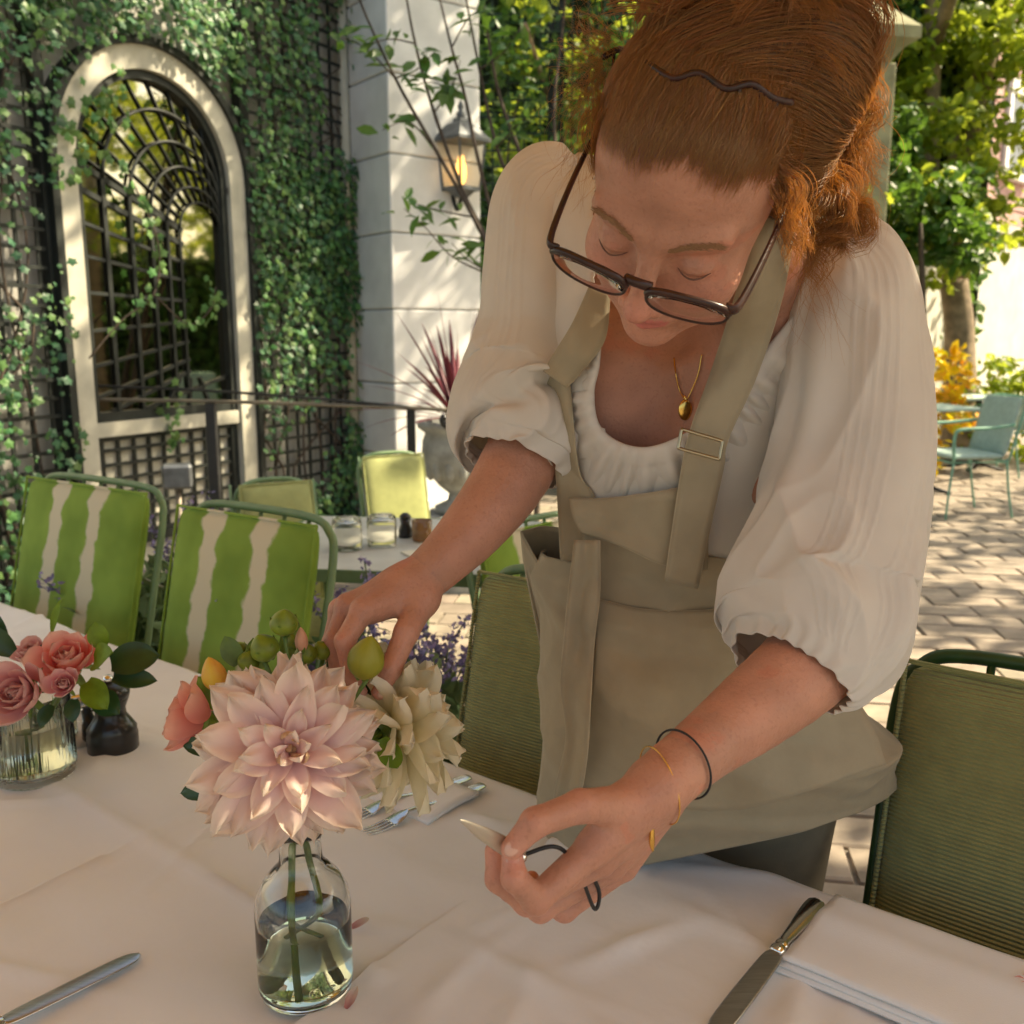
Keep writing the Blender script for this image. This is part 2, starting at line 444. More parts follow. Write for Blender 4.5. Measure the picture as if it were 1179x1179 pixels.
# ---- ivy wall: t along the wall, z up, off towards the garden
WA = R(29); WD = np.array([math.sin(WA), math.cos(WA), 0]); WN = np.array([math.cos(WA), -math.sin(WA), 0]); W0 = np.array([-2.34, 5.0, 0])
def W(t, z, off=0.0): return W0 + t * WD + off * WN + np.array([0, 0, z])
WRZ = math.atan2(WD[1], WD[0])
def wbox(t0, t1, z0, z1, o0, o1, bev=0):
    c = W((t0 + t1) / 2, (z0 + z1) / 2, (o0 + o1) / 2)
    return box(c[0], c[1], c[2], t1 - t0, o1 - o0, z1 - z0, WRZ, bev)
wl = single('garden_wall', wbox(-3.2, 2.55, 0, 4.3, -.25, 0), m_stucco, 'tall grey garden wall carrying the black trellis and ivy', 'wall', smooth=False)
T1 = 1.29; TC = T1 / 2; ZS = 2.22; RO = T1 / 2; RI = .525; ZB = .90
def trellis(name, label, t0, t1, z0, z1, gt, gz, off=.045):
    th = thing(name, label, 'trellis', W((t0 + t1) / 2, z0, off), 0, 'black trellis panels on the garden wall')
    for t in np.arange(t0 + gt / 2, t1, gt):
        part('slat', wbox(t - .010, t + .010, z0, z1, off, off + .012), m_black, th, False)
    for z in np.arange(z0 + gz / 2, z1, gz):
        part('slat', wbox(t0, t1, z - .010, z + .010, off + .012, off + .022), m_black, th, False)
    for t in (t0, t1): part('stile', wbox(t - .028, t + .028, z0, z1, off - .03, off + .035), m_black, th, False)
    for z in (z0, z1): part('rail', wbox(t0 + .028, t1 - .028, z - .028, z + .028, off - .028, off + .031), m_black, th, False)
trellis('trellis', 'black square trellis on the wall left of the arched mirror', -.85, -.04, .06, 4.0, .115, .092)
trellis('trellis', 'black square trellis behind the dense ivy right of the arched mirror', T1 + .04, 2.44, .06, 4.0, .115, .092)
trellis('trellis', 'small low trellis panel directly below the arched mirror', .14, T1 - .14, .20, .80, .105, .08, .02)

# ---- arched mirror
am = thing('arched_mirror', 'tall arched mirror in pale stone surround with black latticework', 'mirror', W(TC, 0, 0))
def arch_ring(ro, ri, zb, o0, o1, n=40):
    """an arch band: jambs and half ring, as a closed solid"""
    pts = [(-1, zb)] + [(math.cos(a), None, math.sin(a)) for a in np.linspace(math.pi, 0, n)] + [(1, zb)]
    def line(r): return [W(TC - r, zb)] + [W(TC + r * math.cos(a), ZS + r * math.sin(a)) for a in np.linspace(math.pi, 0, n)] + [W(TC + r, zb)]
    A, B = np.array(line(ro)), np.array(line(ri)); k = len(A)
    V = np.concatenate([A + o0 * WN, B + o0 * WN, A + o1 * WN, B + o1 * WN]); Fc = []
    for i in range(k - 1):
        for a, b in ((2, 3), (1, 0), (3, 1), (0, 2)):
            Fc.append([a * k + i, b * k + i, b * k + i + 1, a * k + i + 1])
    Fc += [[0, k, 3 * k, 2 * k], [k - 1, 3 * k - 1, 4 * k - 1, 2 * k - 1][::1]]
    Fc[-1] = [k - 1, 2 * k - 1, 4 * k - 1, 3 * k - 1]
    return V, Fc
fr_ = part('stone_surround', arch_ring(RO, RI, .0, .0, .10), m_arch, am, auto=40)
part('edge_moulding', arch_ring(RO + .045, RO + .003, .0, .0, .125), m_black, am, auto=40)
part('inner_frame', arch_ring(RI - .003, RI - .045, ZB - .02, .0, .07), m_black, am, auto=40)
ang = np.linspace(math.pi, 0, 30)
V = [W(TC - RI + .01, ZB)] + [W(TC + (RI - .01) * math.cos(a), ZS + (RI - .01) * math.sin(a)) for a in ang] + [W(TC + RI - .01, ZB)]
V = np.array(V); k = len(V)
part('mirror_glass', (np.concatenate([V + .025 * WN, V + .005 * WN]), [list(range(k))[::-1], list(range(k, 2 * k))] + [[i, (i + 1) % k, k + (i + 1) % k, k + i] for i in range(k)]), m_mirror, am, False)
part('sill', wbox(.13, T1 - .13, ZB - .10, ZB - .022, .0, .085), m_arch, am, False)
part('bottom_rail', wbox(.11, T1 - .11, ZB - .02, ZB + .03, .008, .062), m_black, am, False)
part('lower_panel', wbox(.13, T1 - .13, .02, ZB - .102, .0, .012), m_arch, am, False)
# perspective lattice on the glass: arches shrinking to the right, rails running to a vanishing point
Lf = [.16, .33, .47, .585, .675]
x0m, wm = TC - RI + .04, 2 * RI - .08
def MX(fr): return x0m + fr * wm
vpx, vpz = MX(1.75), ZS - .72
def bar2(p, q, w_=.022, o=.027):
    p, q = np.array(p), np.array(q); d = (q - p) / np.linalg.norm(q - p); n = np.array([-d[1], d[0]]) * w_ / 2
    c = [p + n, p - n, q - n, q + n]
    V = [W(a[0], a[1], o + k) for k in (0, .012) for a in c]
    return np.array(V), [[0, 1, 2, 3], [7, 6, 5, 4], [0, 4, 5, 1], [1, 5, 6, 2], [2, 6, 7, 3], [3, 7, 4, 0]]
def inner_z(x, top): return top + (vpz - top) * (x - x0m) / (vpx - x0m)
arcs = []
for i, lf in enumerate([0.0] + Lf):
    xl = MX(lf); rr = (MX(1) - xl) / 2; cx = xl + rr; zs = inner_z(xl, ZS)
    a = np.linspace(math.pi, 0, 26); arcs.append((cx, zs, rr))
    if i == 0: continue
    pts = [W(cx + rr * math.cos(t), zs + rr * 1.0 * math.sin(t), .046) for t in a if ((cx + rr * math.cos(t) - TC) ** 2 + (max(0, zs + rr * math.sin(t) - ZS)) ** 2) < (RI - .03) ** 2]
    part('lattice_arch', tube(pts, .011 - .0008 * i, 6), m_black, am)
    zb = inner_z(xl, ZB - .05 if i < 1 else ZB + .02) if i > 0 else ZB
    part('lattice_post', bar2((xl, max(ZB + .03, inner_z(xl, ZB - .18))), (xl, zs + .01), .026 - .0025 * i, .033), m_black, am, False)
for a in np.linspace(math.pi * .97, math.pi * .12, 10):
    pts = [W(cx + rr * math.cos(a), zs + rr * math.sin(a), .034) for cx, zs, rr in arcs]
    part('lattice_rib', tube(pts, .0075, 5), m_black, am)
for z0 in (ZS, ZS - .13, ZS - .30, ZS - .47, ZS - .66, ZS - .86, ZS - 1.05, ZS - 1.22):
    p0 = (x0m, z0); x1 = MX(.70); p1 = (x1, inner_z(x1, z0))
    part('lattice_rail', bar2(p0, p1, .028 if z0 > ZS - .2 else .018), m_black, am, False)
for z0, x1 in ((ZB + .03, .70), (ZB + .03, 1.0)):
    part('lattice_rail', bar2((MX(.12 if x1 < 1 else .35), z0), (MX(x1), z0 + (.20 if x1 < 1 else .16)), .02), m_black, am, False)
for fr0 in (.5, .68, .84):
    part('lattice_rail', bar2((MX(fr0), ZB + .03), (MX(.62 + .45 * (fr0 - .5)), ZB + .19), .016), m_black, am, False)

# ---- ivy
iv = thing('ivy', 'dense green ivy climbing the trellis around the arched mirror', 'ivy', W(1.0, 0, .05))
def ivy_mask(t, z):
    r = np.hypot(t - TC, np.maximum(z - ZS, 0)); inside = (np.abs(t - TC) < RO + .02) & (z < ZS) | (r < RO + .03) & (z >= ZS)
    pp = np.stack([t * 3.1, z * 3.1, t * 0], -1); nn = noise3(pp, 5, 3)
    dens = np.where(t > T1, .82 + .75 * nn, np.where(z > ZS + RO - .1, 1.05 + .6 * nn, np.where(z > 2.2, .62 + .8 * nn, .34 + .75 * nn)))
    dens = np.where((t > T1) & (z < .5), .6 + .6 * nn, dens)
    dens = np.where((t > 2.0) & (z > 2.4), dens - .5, dens)
    return np.where(inside, 0, dens)
n = 30000
t_ = rng.uniform(-.85, 2.46, n); z_ = rng.uniform(.02, 4.1, n)
keep = rng.uniform(0, 1, n) < ivy_mask(t_, z_) * .78
t_, z_ = t_[keep], z_[keep]
clump = noise3(np.stack([t_ * 6, z_ * 6, t_ * 0], -1), 9, 2)
off = .06 + .05 * (clump + 1) + rng.uniform(0, .07, len(t_))
pos = W0 + t_[:, None] * WD + off[:, None] * WN + z_[:, None] * np.array([0, 0, 1])
sel = rng.uniform(size=len(pos)) < .33
def ivy_mesh(p): return scatter(IVY[0], IVY[1], p, rand_rot(len(p), WN * 1.5 + np.array([0, 0, .5]), .55), rng.uniform(.45, 1.25, len(p)) ** 1.3 * .053)
o = part('leaves', ivy_mesh(pos[~sel]), m_ivy, iv, False); o['kind'] = 'stuff'
o = part('young_leaves', ivy_mesh(pos[sel] + WN * .02), m_ivy_lt, iv, False); o['kind'] = 'stuff'
for k in range(16):
    t0 = rng.uniform(1.4, 2.3) if k < 10 else rng.uniform(-.7, -.1); pts = [W(t0, .0, .05)]
    for s in range(1, 9): pts.append(W(np.clip(t0 + rng.normal() * .12 * s ** .5, -.8, 2.4), s * .45, .055 + rng.uniform(0, .03)))
    part('stem', tube(pts, [.009 - .0007 * s for s in range(9)], 5, 24), m_bark, iv)
sp = [W(.10, 1.22, .10), W(.30, 1.42, .13), W(.52, 1.56, .13), W(.58, 1.80, .13), W(.50, 2.02, .13), W(.40, 2.2, .12)]
part('stem', tube(sp, .005, 5, 24), m_bark, iv)
sp2 = [W(.52, 1.56, .13), W(.75, 1.40, .14), W(.93, 1.50, .14), W(.98, 1.62, .13)]
part('stem', tube(sp2, .004, 5, 16), m_bark, iv)
q = np.concatenate([cr(sp, 30)[4:], cr(sp2, 22)[5:], np.array([W(.30 + rng.normal() * .09, 2.52 + rng.normal() * .09, .12) for _ in range(26)]), np.array([W(.08 + rng.normal() * .07, 2.2 + rng.normal() * .14, .13) for _ in range(22)]), np.array([W(.62 + rng.normal() * .03, .86 + rng.normal() * .09, .12) for _ in range(16)])])
q = np.repeat(q, 2, 0); q = q + rng.normal(size=q.shape) * .02
o = part('sprig_leaves', scatter(IVY[0], IVY[1], q, rand_rot(len(q), WN * 1.5, .6), rng.uniform(.04, .068, len(q))), m_ivy_lt, iv, False); o['kind'] = 'stuff'

# ---- limestone pier with coursed blocks
PC = np.array([-.807, 6.6]); PD = np.array([.79, .613]); PD /= np.linalg.norm(PD); PE = np.array([-PD[1], PD[0]])
pc = PC + PD * .37 + PE * .26; prz = math.atan2(PD[1], PD[0])
pier = thing('limestone_pier', 'white coursed limestone pier at the end of the ivy wall', 'pier', (pc[0], pc[1], 0))
part('core', box(pc[0], pc[1], 2.3, .71, .49, 4.6, prz), m_joint, pier, False)
for k in range(9):
    part('block', box(pc[0], pc[1], .255 + .5025 * k, .74, .52, .492, prz, .008), m_white_stone, pier, False)
part('plinth', box(pc[0], pc[1], .09, .80, .58, .18, prz, .01), m_white_stone, pier, False)
sp_ = PC + PE * .53 + PD * -.035
single('downpipe', tube([(sp_[0], sp_[1], 0), (sp_[0], sp_[1], 4.4)], .035, 12), m_arch, 'slim cream downpipe where the ivy meets the pier', 'pipe')

# ---- wall lantern on the pier
m_lantern = M('lantern_lead', (.13, .14, .15), .5, metal=.5, var=.25, vscale=20)
m_lglass = M('lantern_glass', (.95, .93, .85), .05, trans=1, ior=1.1)
m_flame = M('lantern_flame', (1, .62, .2), .5, emit=1.6, ecol=(1, .5, .14))
lc = P(531, 190, 6.52); lt = thing('wall_lantern', 'lead grey wall lantern with glowing flame on the pier', 'lantern', (lc[0], lc[1], lc[2]))
z0 = -.17
part('base', join(lathe([(.0, z0 - .05), (.05, z0 - .04), (.095, z0)], 4), box(0, 0, z0 + .012, .19, .19, .024, R(45))), m_lantern, lt, False, True)
for k in range(4):
    a = R(90 * k); part('corner_bar', tube([(.125 * math.cos(a), .125 * math.sin(a), z0 + .01), (.165 * math.cos(a), .165 * math.sin(a), .15)], .009, 5), m_lantern, lt, False, True)
    b = R(90 * k + 90)
    part('pane', ([(.12 * math.cos(a), .12 * math.sin(a), z0 + .02), (.12 * math.cos(b), .12 * math.sin(b), z0 + .02), (.16 * math.cos(b), .16 * math.sin(b), .15), (.16 * math.cos(a), .16 * math.sin(a), .15)], [[0, 1, 2, 3]]), m_lglass, lt, False, True)
part('roof', lathe([(.205, .145), (.205, .165), (.10, .26), (.055, .275), (.05, .30), (.02, .31)], 4, caps=True), m_lantern, lt, False, True)
part('finial', lathe([(.0, .42), (.012, .40), (.022, .375), (.012, .35), (.03, .335), (.028, .31)], 10), m_lantern, lt, True, True)
part('flame', lathe([(.0, -.13), (.018, -.11), (.03, -.06), (.025, -.01), (.008, .05), (0, .07)], 12), m_flame, lt, True, True)
bk = np.array([PC[0] + PD[0] * .5, PC[1] + PD[1] * .5, lc[2] - .1]) - lc
part('bracket', tube([(0, 0, z0 - .04), (bk[0] * .5, bk[1] * .5, z0 - .12), (bk[0], bk[1], z0 - .02)], .014, 8, 12), m_iron, lt, True, True)

# ---- slender multi-stem shrub in front of the pier
sh = G(600, 650, 0); shb = thing('slender_shrub', 'slender multi-stem shrub with thin dark branches before the pier', 'shrub', (sh[0], sh[1], 0))
D_ = 5.75
stems = [[(612, 470), (575, 320), (545, 250), (500, 170), (455, 90), (415, 2), (400, -60)], [(615, 460), (570, 300), (535, 225), (500, 130), (478, 50), (465, -20)],
         [(620, 470), (580, 300), (552, 190), (535, 110), (520, 55), (503, -15)], [(625, 440), (600, 250), (572, 170), (552, 80), (535, -10)],
         [(628, 430), (622, 250), (600, 180), (575, 110), (560, 30), (556, -20)], [(630, 420), (640, 220), (638, 120), (648, 30), (652, -20)]]
base = np.array([sh[0], sh[1], 0])
for s in stems:
    pts = [base + rng.normal(size=3) * [.05, .05, 0]] + [P(x, y, D_ + rng.normal() * .05) for x, y in s]
    part('stem', tube(pts, np.linspace(.020, .006, len(pts)), 6, 30), m_bark, shb)
lp, ld = [], []
twigs = [[(560, 315), (520, 295), (490, 262), (465, 240)], [(500, 170), (470, 140), (440, 150)], [(478, 50), (450, 45), (420, 52)], [(535, 110), (500, 95), (478, 98)],
         [(545, 250), (505, 242), (470, 232)], [(455, 90), (480, 80), (500, 60)], [(520, 55), (540, 20), (560, 8)], [(500, 130), (520, 100), (530, 70)], [(455, 90), (420, 55), (385, 40)],
         [(575, 320), (540, 300), (520, 280)], [(572, 170), (600, 140), (625, 120)], [(552, 80), (580, 60), (600, 30)]]
for tw in twigs:
    pts = [P(x, y, D_ - .06 * i) for i, (x, y) in enumerate(tw)]
    part('twig', tube(pts, np.linspace(.006, .002, len(pts)), 5, 12), m_bark, shb)
    c = cr(pts, 8)
    for i in range(2, 8): lp.append(c[i]); ld.append(c[min(i + 1, 7)] - c[i - 1] + rng.normal(size=3) * .05)
lp = np.repeat(np.array(lp), 2, 0); n = len(lp)
o = part('leaves', scatter(LANCE[0], LANCE[1], lp + rng.normal(size=lp.shape) * .03, rand_rot(n, np.array([0, -.6, 1.0]), .5), rng.uniform(.08, .17, n)), m_leaf_g, shb, False); o['kind'] = 'stuff'

# ---- lattice screen beyond the pier, vine on it, sunlit maple behind
ls = thing('lattice_screen', 'tall dark wire lattice screen beyond the pier', 'lattice', (.8, 8.3, 0))
m_wire = M('dark_green_wire', (.02, .045, .03), .6, var=.2)
for x in np.arange(-.55, 2.1, .13): part('slat', box(x, 8.3, 2.1, .016, .016, 4.2), m_wire, ls, False)
for z in np.arange(.1, 4.2, .13): part('slat', box(.76, 8.28, z, 2.7, .012, .016), m_wire, ls, False)
for x in (-.5, .32, .40, 2.1): part('post', box(x, 8.34, 2.15, .05, .05, 4.3), m_black, ls, False)
def leafy(name, label, cat, blobs, n, size, mat, tmpl, trunk=None, seed=0, stems=(), group=None, cut=None, up=.7, extra=None):
    b = np.array(blobs)[0]
    loc = trunk[0] if trunk is not None else (b[0], b[1], 0)
    th = thing(name, label, cat, tuple(loc), 0, group)
    p = blob_points(blobs, n, seed=seed)
    if extra is not None: p = np.concatenate([p, blob_points(extra[0], extra[1], seed=seed + 50)])
    p = p[p[:, 2] > .03]
    if cut is not None: p = p[cut(p)]
    o = part('crown' if cat == 'tree' else 'foliage', scatter(tmpl[0], tmpl[1], p, rand_rot(len(p), np.array([.1, -.3, up]), .75), rng.uniform(size[0], size[1], len(p))), mat, th, False); o['kind'] = 'stuff'
    for s in stems: part(s[0], tube(s[1], s[2], 9, s[3] if len(s) > 3 else 20), s[4] if len(s) > 4 else m_trunk, th)
    return th
vine = leafy('climbing_vine', 'loose green vine growing over the lattice screen', 'vine', [(x, 8.22, z, .5) for x in (-.3, .2, .7, 1.2, 1.8) for z in (.6, 1.3, 2.0, 2.8, 3.5)], 3400, (.06, .11), m_leaf_g, IVY, seed=3,
             stems=[('stem', [(x, 8.25, 0), (x + .1, 8.25, 1.4), (x - .1, 8.25, 2.6), (x + .15, 8.25, 3.8)], [.014, .012, .009, .005], 20, m_bark) for x in (.05, .55, 1.6)])
mb = [P(610, 20, 7.4), P(650, 5, 7.6), P(585, 40, 7.3)]
leafy('maple', 'bright yellow-green maple with sunlit leaves behind the lattice screen', 'tree', [(*P(605, 30, 7.5), .35), (*P(650, 180, 9.2), .9), (*P(600, 230, 9.3), .8), (*P(690, 60, 9.4), 1.0), (1.6, 9.5, 3.4, 1.3), (2.6, 9.6, 2.4, 1.2)], 3200, (.08, .13), m_leaf_y, MAPLE,
      trunk=((1.5, 9.6, 0),), seed=4, stems=[('trunk', [(1.5, 9.6, 0), (1.45, 9.55, 1.2), (1.2, 9.5, 2.6), (.9, 9.4, 3.8)], [.09, .08, .06, .03]), ('limb', [(1.45, 9.55, 1.3), (1.0, 9.3, 2.2), (.5, 9.2, 3.0), (.1, 7.6, 3.6)], [.05, .04, .03, .012])])
hd = thing('hedge', 'dense clipped hedge closing the garden behind the lattice', 'hedge', (1, 11.6, 0))
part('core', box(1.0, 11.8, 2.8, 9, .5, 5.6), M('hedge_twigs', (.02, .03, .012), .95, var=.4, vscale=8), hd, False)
n = 8000; p = np.stack([rng.uniform(-3.5, 5.5, n), 11.5 - np.abs(rng.normal(size=n)) * .1, rng.uniform(.02, 5.75, n)], 1)
o = part('foliage', scatter(OVAL[0], OVAL[1], p, rand_rot(n, np.array([0, -1, .5]), .7), rng.uniform(.1, .17, n)), m_leaf_g, hd, False); o['kind'] = 'stuff'

# ---- urn with cordyline by the pier
m_urn = M('grey_stone_urn', (.30, .31, .29), .85, var=.25, vscale=14, bump=.4, bscale=60)
uc = P(527, 500, 5.0); uc = np.array([uc[0], uc[1], 0])
ur = thing('stone_urn', 'grey carved stone urn at the foot of the pier', 'urn', tuple(uc))
part('pedestal', join(box(0, 0, .04, .34, .34, .08, bev=.008), box(0, 0, .22, .27, .27, .30, bev=.006), box(0, 0, .39, .32, .32, .05, bev=.008)), m_urn, ur, False, True)
part('bowl', lathe([(.0, .415), (.12, .42), (.125, .45), (.06, .48), (.05, .52), (.10, .56), (.165, .64), (.19, .73), (.185, .80), (.17, .84), (.21, .87), (.215, .90), (.19, .905), (.165, .88), (.0, .86)], 32), m_urn, ur, True, True)
for k in range(14):
    a = 2 * math.pi * k / 14
    part('lobe', ell((.155 * math.cos(a), .155 * math.sin(a), .67), (.03, .03, .075), 8, 6), m_urn, ur, True, True)
m_cord = M('cordyline_leaf', (.17, .035, .045), .4, island=.5, hue=.02, transl=.25, tcol=(.4, .06, .07))
cd = thing('cordyline', 'spiky dark red cordyline plant growing in the stone urn', 'plant', (uc[0], uc[1], .88))
for k in range(46):
    a = k * 2.4; el = R(80 - 75 * (k / 46) ** 1.1); L_ = .50 + .22 * math.sin(k * 1.7) ** 2
    d = np.array([math.cos(a) * math.cos(el), math.sin(a) * math.cos(el), math.sin(el)])
    pts = [d * L_ * s + np.array([0, 0, .02 - .30 * L_ * s * s * math.cos(el)]) for s in np.linspace(0, 1, 7)]
    w_ = np.array([.006, .013, .016, .015, .012, .008, .001])
    part('leaf', tube(pts, w_, 4, None, True, .15, (0, 0, 1)), m_cord, cd, True, True)

# ---- iron railing with brass-coloured handrail
ra = [G(-60, 456.5, 1.0), G(0, 458.5, 1.0), G(120, 460, 1.0), G(240, 462, 1.0), G(360, 465.5, 1.0), G(470, 469.5, 1.0), G(515, 472, 1.0)]
ry = thing('railing', 'black iron railing with a slim weathered handrail along the terrace', 'railing', tuple(G(240, 462, 1.0) * [1, 1, 0]))
part('handrail', tube(ra, .017, 8, 50, True, .55), m_rail, ry)
ub = [p + np.array([0, 0, h]) for p, h in zip(ra, (.10, .09, .072, .055, .03, .004, -.02))]
part('upper_rod', tube(ub[:6], .008, 6, 40), m_iron, ry)
for px, hw in ((90, .024), (242, .024), (472, .019)):
    i = np.interp(px, [-60, 0, 120, 240, 360, 470, 515], range(7)); c = cr(ra, 601)[int(round(i * 100))]
    part('post', join(box(c[0], c[1], .5, hw * 2, hw * 2, .98), box(c[0], c[1], .01, .11, .11, .02)), m_iron, ry, False)
c = ra[-1] + np.array([0, 0, -.045])
part('scroll', tube([c + .045 * (1 - .10 * s) * np.array([math.sin(s), 0, math.cos(s)]) for s in np.linspace(0, 5.6, 26)], .014, 8), m_iron, ry)
gl = G(203, 590, .0); gl = np.array([gl[0] * .78, gl[1] * .78, 0]); 
gp = P(204, 548, 4.3)
gt = thing('garden_floodlight', 'small grey box floodlight on a stake below the railing', 'lamp', (gp[0], gp[1], 0))
zc = gp[2]
part('stake', tube([(0, 0, 0), (0, 0, zc - .05)], .014, 8), m_rail, gt, True, True)
part('housing', box(0, 0, zc, .13, .10, .11, .3, .012), m_lantern, gt, False, True)
part('lens', box(-.016, -.05, zc, .085, .012, .075, .3), m_lglass, gt, False, True)

# ---- far right: tree, house, white wall, flowering shrub, gate pier
D = 10.5
tb = G(1106, 384 + 1485 / D + 5, 0)
tp = lambda x, y, d=D: P(x, y, d)
crown = [(*P(x, y, d), r) for x, y, d, r in ((1000, 30, 10.2, .7), (1080, -30, 10.5, 1.1), (1160, 30, 10.3, .85), (1170, 130, 10.2, .6), (1085, 150, 10.2, .6), (1060, 215, 10.0, .62), (1120, 225, 10.2, .55), (1040, 250, 10.0, .5), (1090, 280, 10.0, .5), (1010, 110, 10.8, .5), (1150, 275, 10.3, .4), (1220, 60, 10.3, 1.0), (1060, 90, 10.3, .35), (990, 240, 10.6, .45), (1110, 60, 10.8, .5))]
over = [(2.2, 6.6, 6.0, 1.5), (.9, 6.2, 6.2, 1.3), (3.4, 7.6, 6.2, 1.5), (2.4, 8.0, 6.8, 1.4), (.9, 7.4, 6.6, 1.3), (3.2, 6.0, 5.6, 1.0), (4.2, 8.8, 6.0, 1.3)]  # unseen overhead crown, added to shade the ivy wall and pier
leafy('garden_tree', 'large garden tree with pale forked trunk and yellow-green leaves on right', 'tree', crown, 7500, (.09, .16), m_leaf_y, OVAL, extra=(over, 6000), trunk=(tuple(tb),), seed=11,
      stems=[('trunk', [tb, tp(1105, 420), tp(1104, 370), tp(1098, 325)], [.22, .17, .155, .15], 16), ('limb', [tp(1098, 330), tp(1078, 260), tp(1072, 170), tp(1074, 60), tp(1070, -60)], [.11, .09, .085, .085, .06]),
             ('limb', [tp(1100, 330), tp(1108, 250), tp(1120, 150), tp(1138, 80), tp(1156, 5), tp(1170, -60)], [.12, .085, .075, .065, .055, .04]), ('limb', [tp(1106, 260), tp(1096, 180), tp(1115, 110), tp(1125, 80)], [.06, .05, .045, .03]),
             ('limb', [tp(1078, 260), tp(1050, 200), tp(1030, 140), tp(1000, 60)], [.05, .04, .03, .02]), ('limb', [tp(1074, 60), (4.2, 9.6, 5.2), (3.2, 8.2, 5.9), (1.6, 6.8, 6.2)], [.08, .07, .05, .03])])
leafy('laurel_shrub', 'dense mid-green shrub at the tree trunk before the brick house', 'shrub', [(*P(1050, 230, 9.6), .62), (*P(1010, 200, 9.7), .5), (*P(1085, 270, 9.6), .5), (*P(1030, 170, 9.6), .4), (*P(1000, 290, 9.9), .5)], 2600, (.09, .15), m_leaf_g, OVAL, seed=12, trunk=((4.1, 9.6, 0),), stems=[('stem', [(4.1, 9.6, 0), (4.05, 9.55, 1.2), (3.95, 9.6, 2.4)], [.05, .04, .02], 12, m_bark)])
m_brick = M('pink_shingle_board', (.48, .30, .27), .85, var=.2, vscale=6, bump=.4, bscale=40, island=.08)
m_trim = M('white_trim_paint', (.78, .78, .76), .6, var=.06, vscale=5)
m_pane = M('dark_window_glass', (.03, .035, .04), .05, spec=.8)
m_sun_white = M('white_painted_wall', (.74, .72, .66), .85, var=.10, vscale=4, bump=.3, bscale=50)
def face_frame(c, az):
    """facade frame: centre c, outward normal az; returns fn(u, z, off)"""
    n = np.array([math.sin(az), -math.cos(az), 0]); u = np.array([math.cos(az), math.sin(az), 0]); c = np.array(c, float)
    return lambda a, z, o=0: c + a * u + o * n + np.array([0, 0, z]), math.atan2(u[1], u[0])
HC, hrz = face_frame((8.0, 16.0, 0), R(44))
hs = thing('shingle_house', 'pink shingled house with white window trim behind the tree', 'house', (8.0, 16.0, 0))
def hbox(u0, u1, z0, z1, o0, o1, fr=HC, rz=hrz):
    c = fr((u0 + u1) / 2, (z0 + z1) / 2, (o0 + o1) / 2); return box(c[0], c[1], c[2], u1 - u0, abs(o1 - o0), z1 - z0, rz)
part('wall', hbox(-6, 7, 0, 8.4, -3, 0), m_brick, hs, False)
for k in range(15): part('siding_board', hbox(-6, 7, .3 + .5 * k, .3 + .5 * k + .47, .003, .035), m_brick, hs, False)
def hwin(u0, u1, z0, z1):
    wf = part('window', join(hbox(u0 - .14, u1 + .14, z1, z1 + .22, .04, .12), hbox(u0 - .12, u0, z0, z1 - .002, .04, .10), hbox(u1, u1 + .12, z0, z1 - .002, .04, .10), hbox(u0 - .16, u1 + .16, z0 - .10, z0 - .002, .04, .16)), m_trim, hs, False)
    part('pane', hbox(u0, u1, (z0 + z1) / 2 + .03, z1 - .004, .036, .05), m_pane, wf, False); part('pane', hbox(u0, u1, z0 + .004, (z0 + z1) / 2 - .03, .036, .05), m_pane, wf, False)
    part('meeting_rail', hbox(u0 + .002, u1 - .002, (z0 + z1) / 2 - .028, (z0 + z1) / 2 + .028, .04, .075), m_trim, wf, False)
for px, py in ((1168, 155), (1068, 20), (1290, 155)):
    # window centre on the facade along that pixel's direction
    v = FW + (px - C0) / F * RT + (C0 - py) / F * UP; nn = np.array([math.sin(R(44)), -math.cos(R(44)), 0]); tt = ((np.array([8., 16, 0]) - CAMP) @ nn) / (v @ nn); q = CAMP + tt * v
    u_ = (q - np.array([8., 16, 0])) @ np.array([math.cos(R(44)), math.sin(R(44)), 0]); hwin(u_ - .42, u_ + .42, q[2] - .62, q[2] + .55)
bal = thing('slatted_screen', 'pale slatted timber screen below the house window', 'screen', tuple(HC(1.6, 0, .6)))
for k in range(16): part('slat', hbox(.9 + .17 * k, 1.03 + .17 * k, 2.55, 3.35, .35, .38), M('weathered_slat', (.42, .33, .30), .8, var=.2) if k == 0 else bpy.data.materials['weathered_slat'], bal, False)
for z in (2.62, 3.25): part('rail', hbox(.85, 3.7, z, z + .07, .30, .348), bpy.data.materials['weathered_slat'], bal, False)
for u in (.9, 3.5): part('post', hbox(u, u + .09, 0, 3.4, .20, .298), bpy.data.materials['weathered_slat'], bal, False)
WC, wrz = face_frame((6.3, 12.4, 0), R(40))
ww = thing('white_garden_wall', 'low white painted garden wall in sun behind the tree', 'wall', (6.3, 12.4, 0))
part('wall_body', hbox(-3.2, 5, 0, 2.55, -.3, 0, WC, wrz), m_sun_white, ww, False)
part('coping', hbox(-3.25, 5.05, 2.552, 2.64, -.36, .06, WC, wrz), m_sun_white, ww, False)
gp_ = P(950, 150, 9.0); gz = P(1010, 62, 9.0)[2]
m_pav = M('lichen_stone', (.30, .29, .19), .9, var=.25, vscale=6, bump=.4, bscale=40)
gpx = thing('capped_gate_pier', 'lichened stone gate pier with overhanging cap behind the woman', 'pier', (gp_[0], gp_[1], 0))
part('shaft', box(gp_[0], gp_[1], gz / 2 - .1, .86, .86, gz - .2, .2, .01), m_pav, gpx, False)
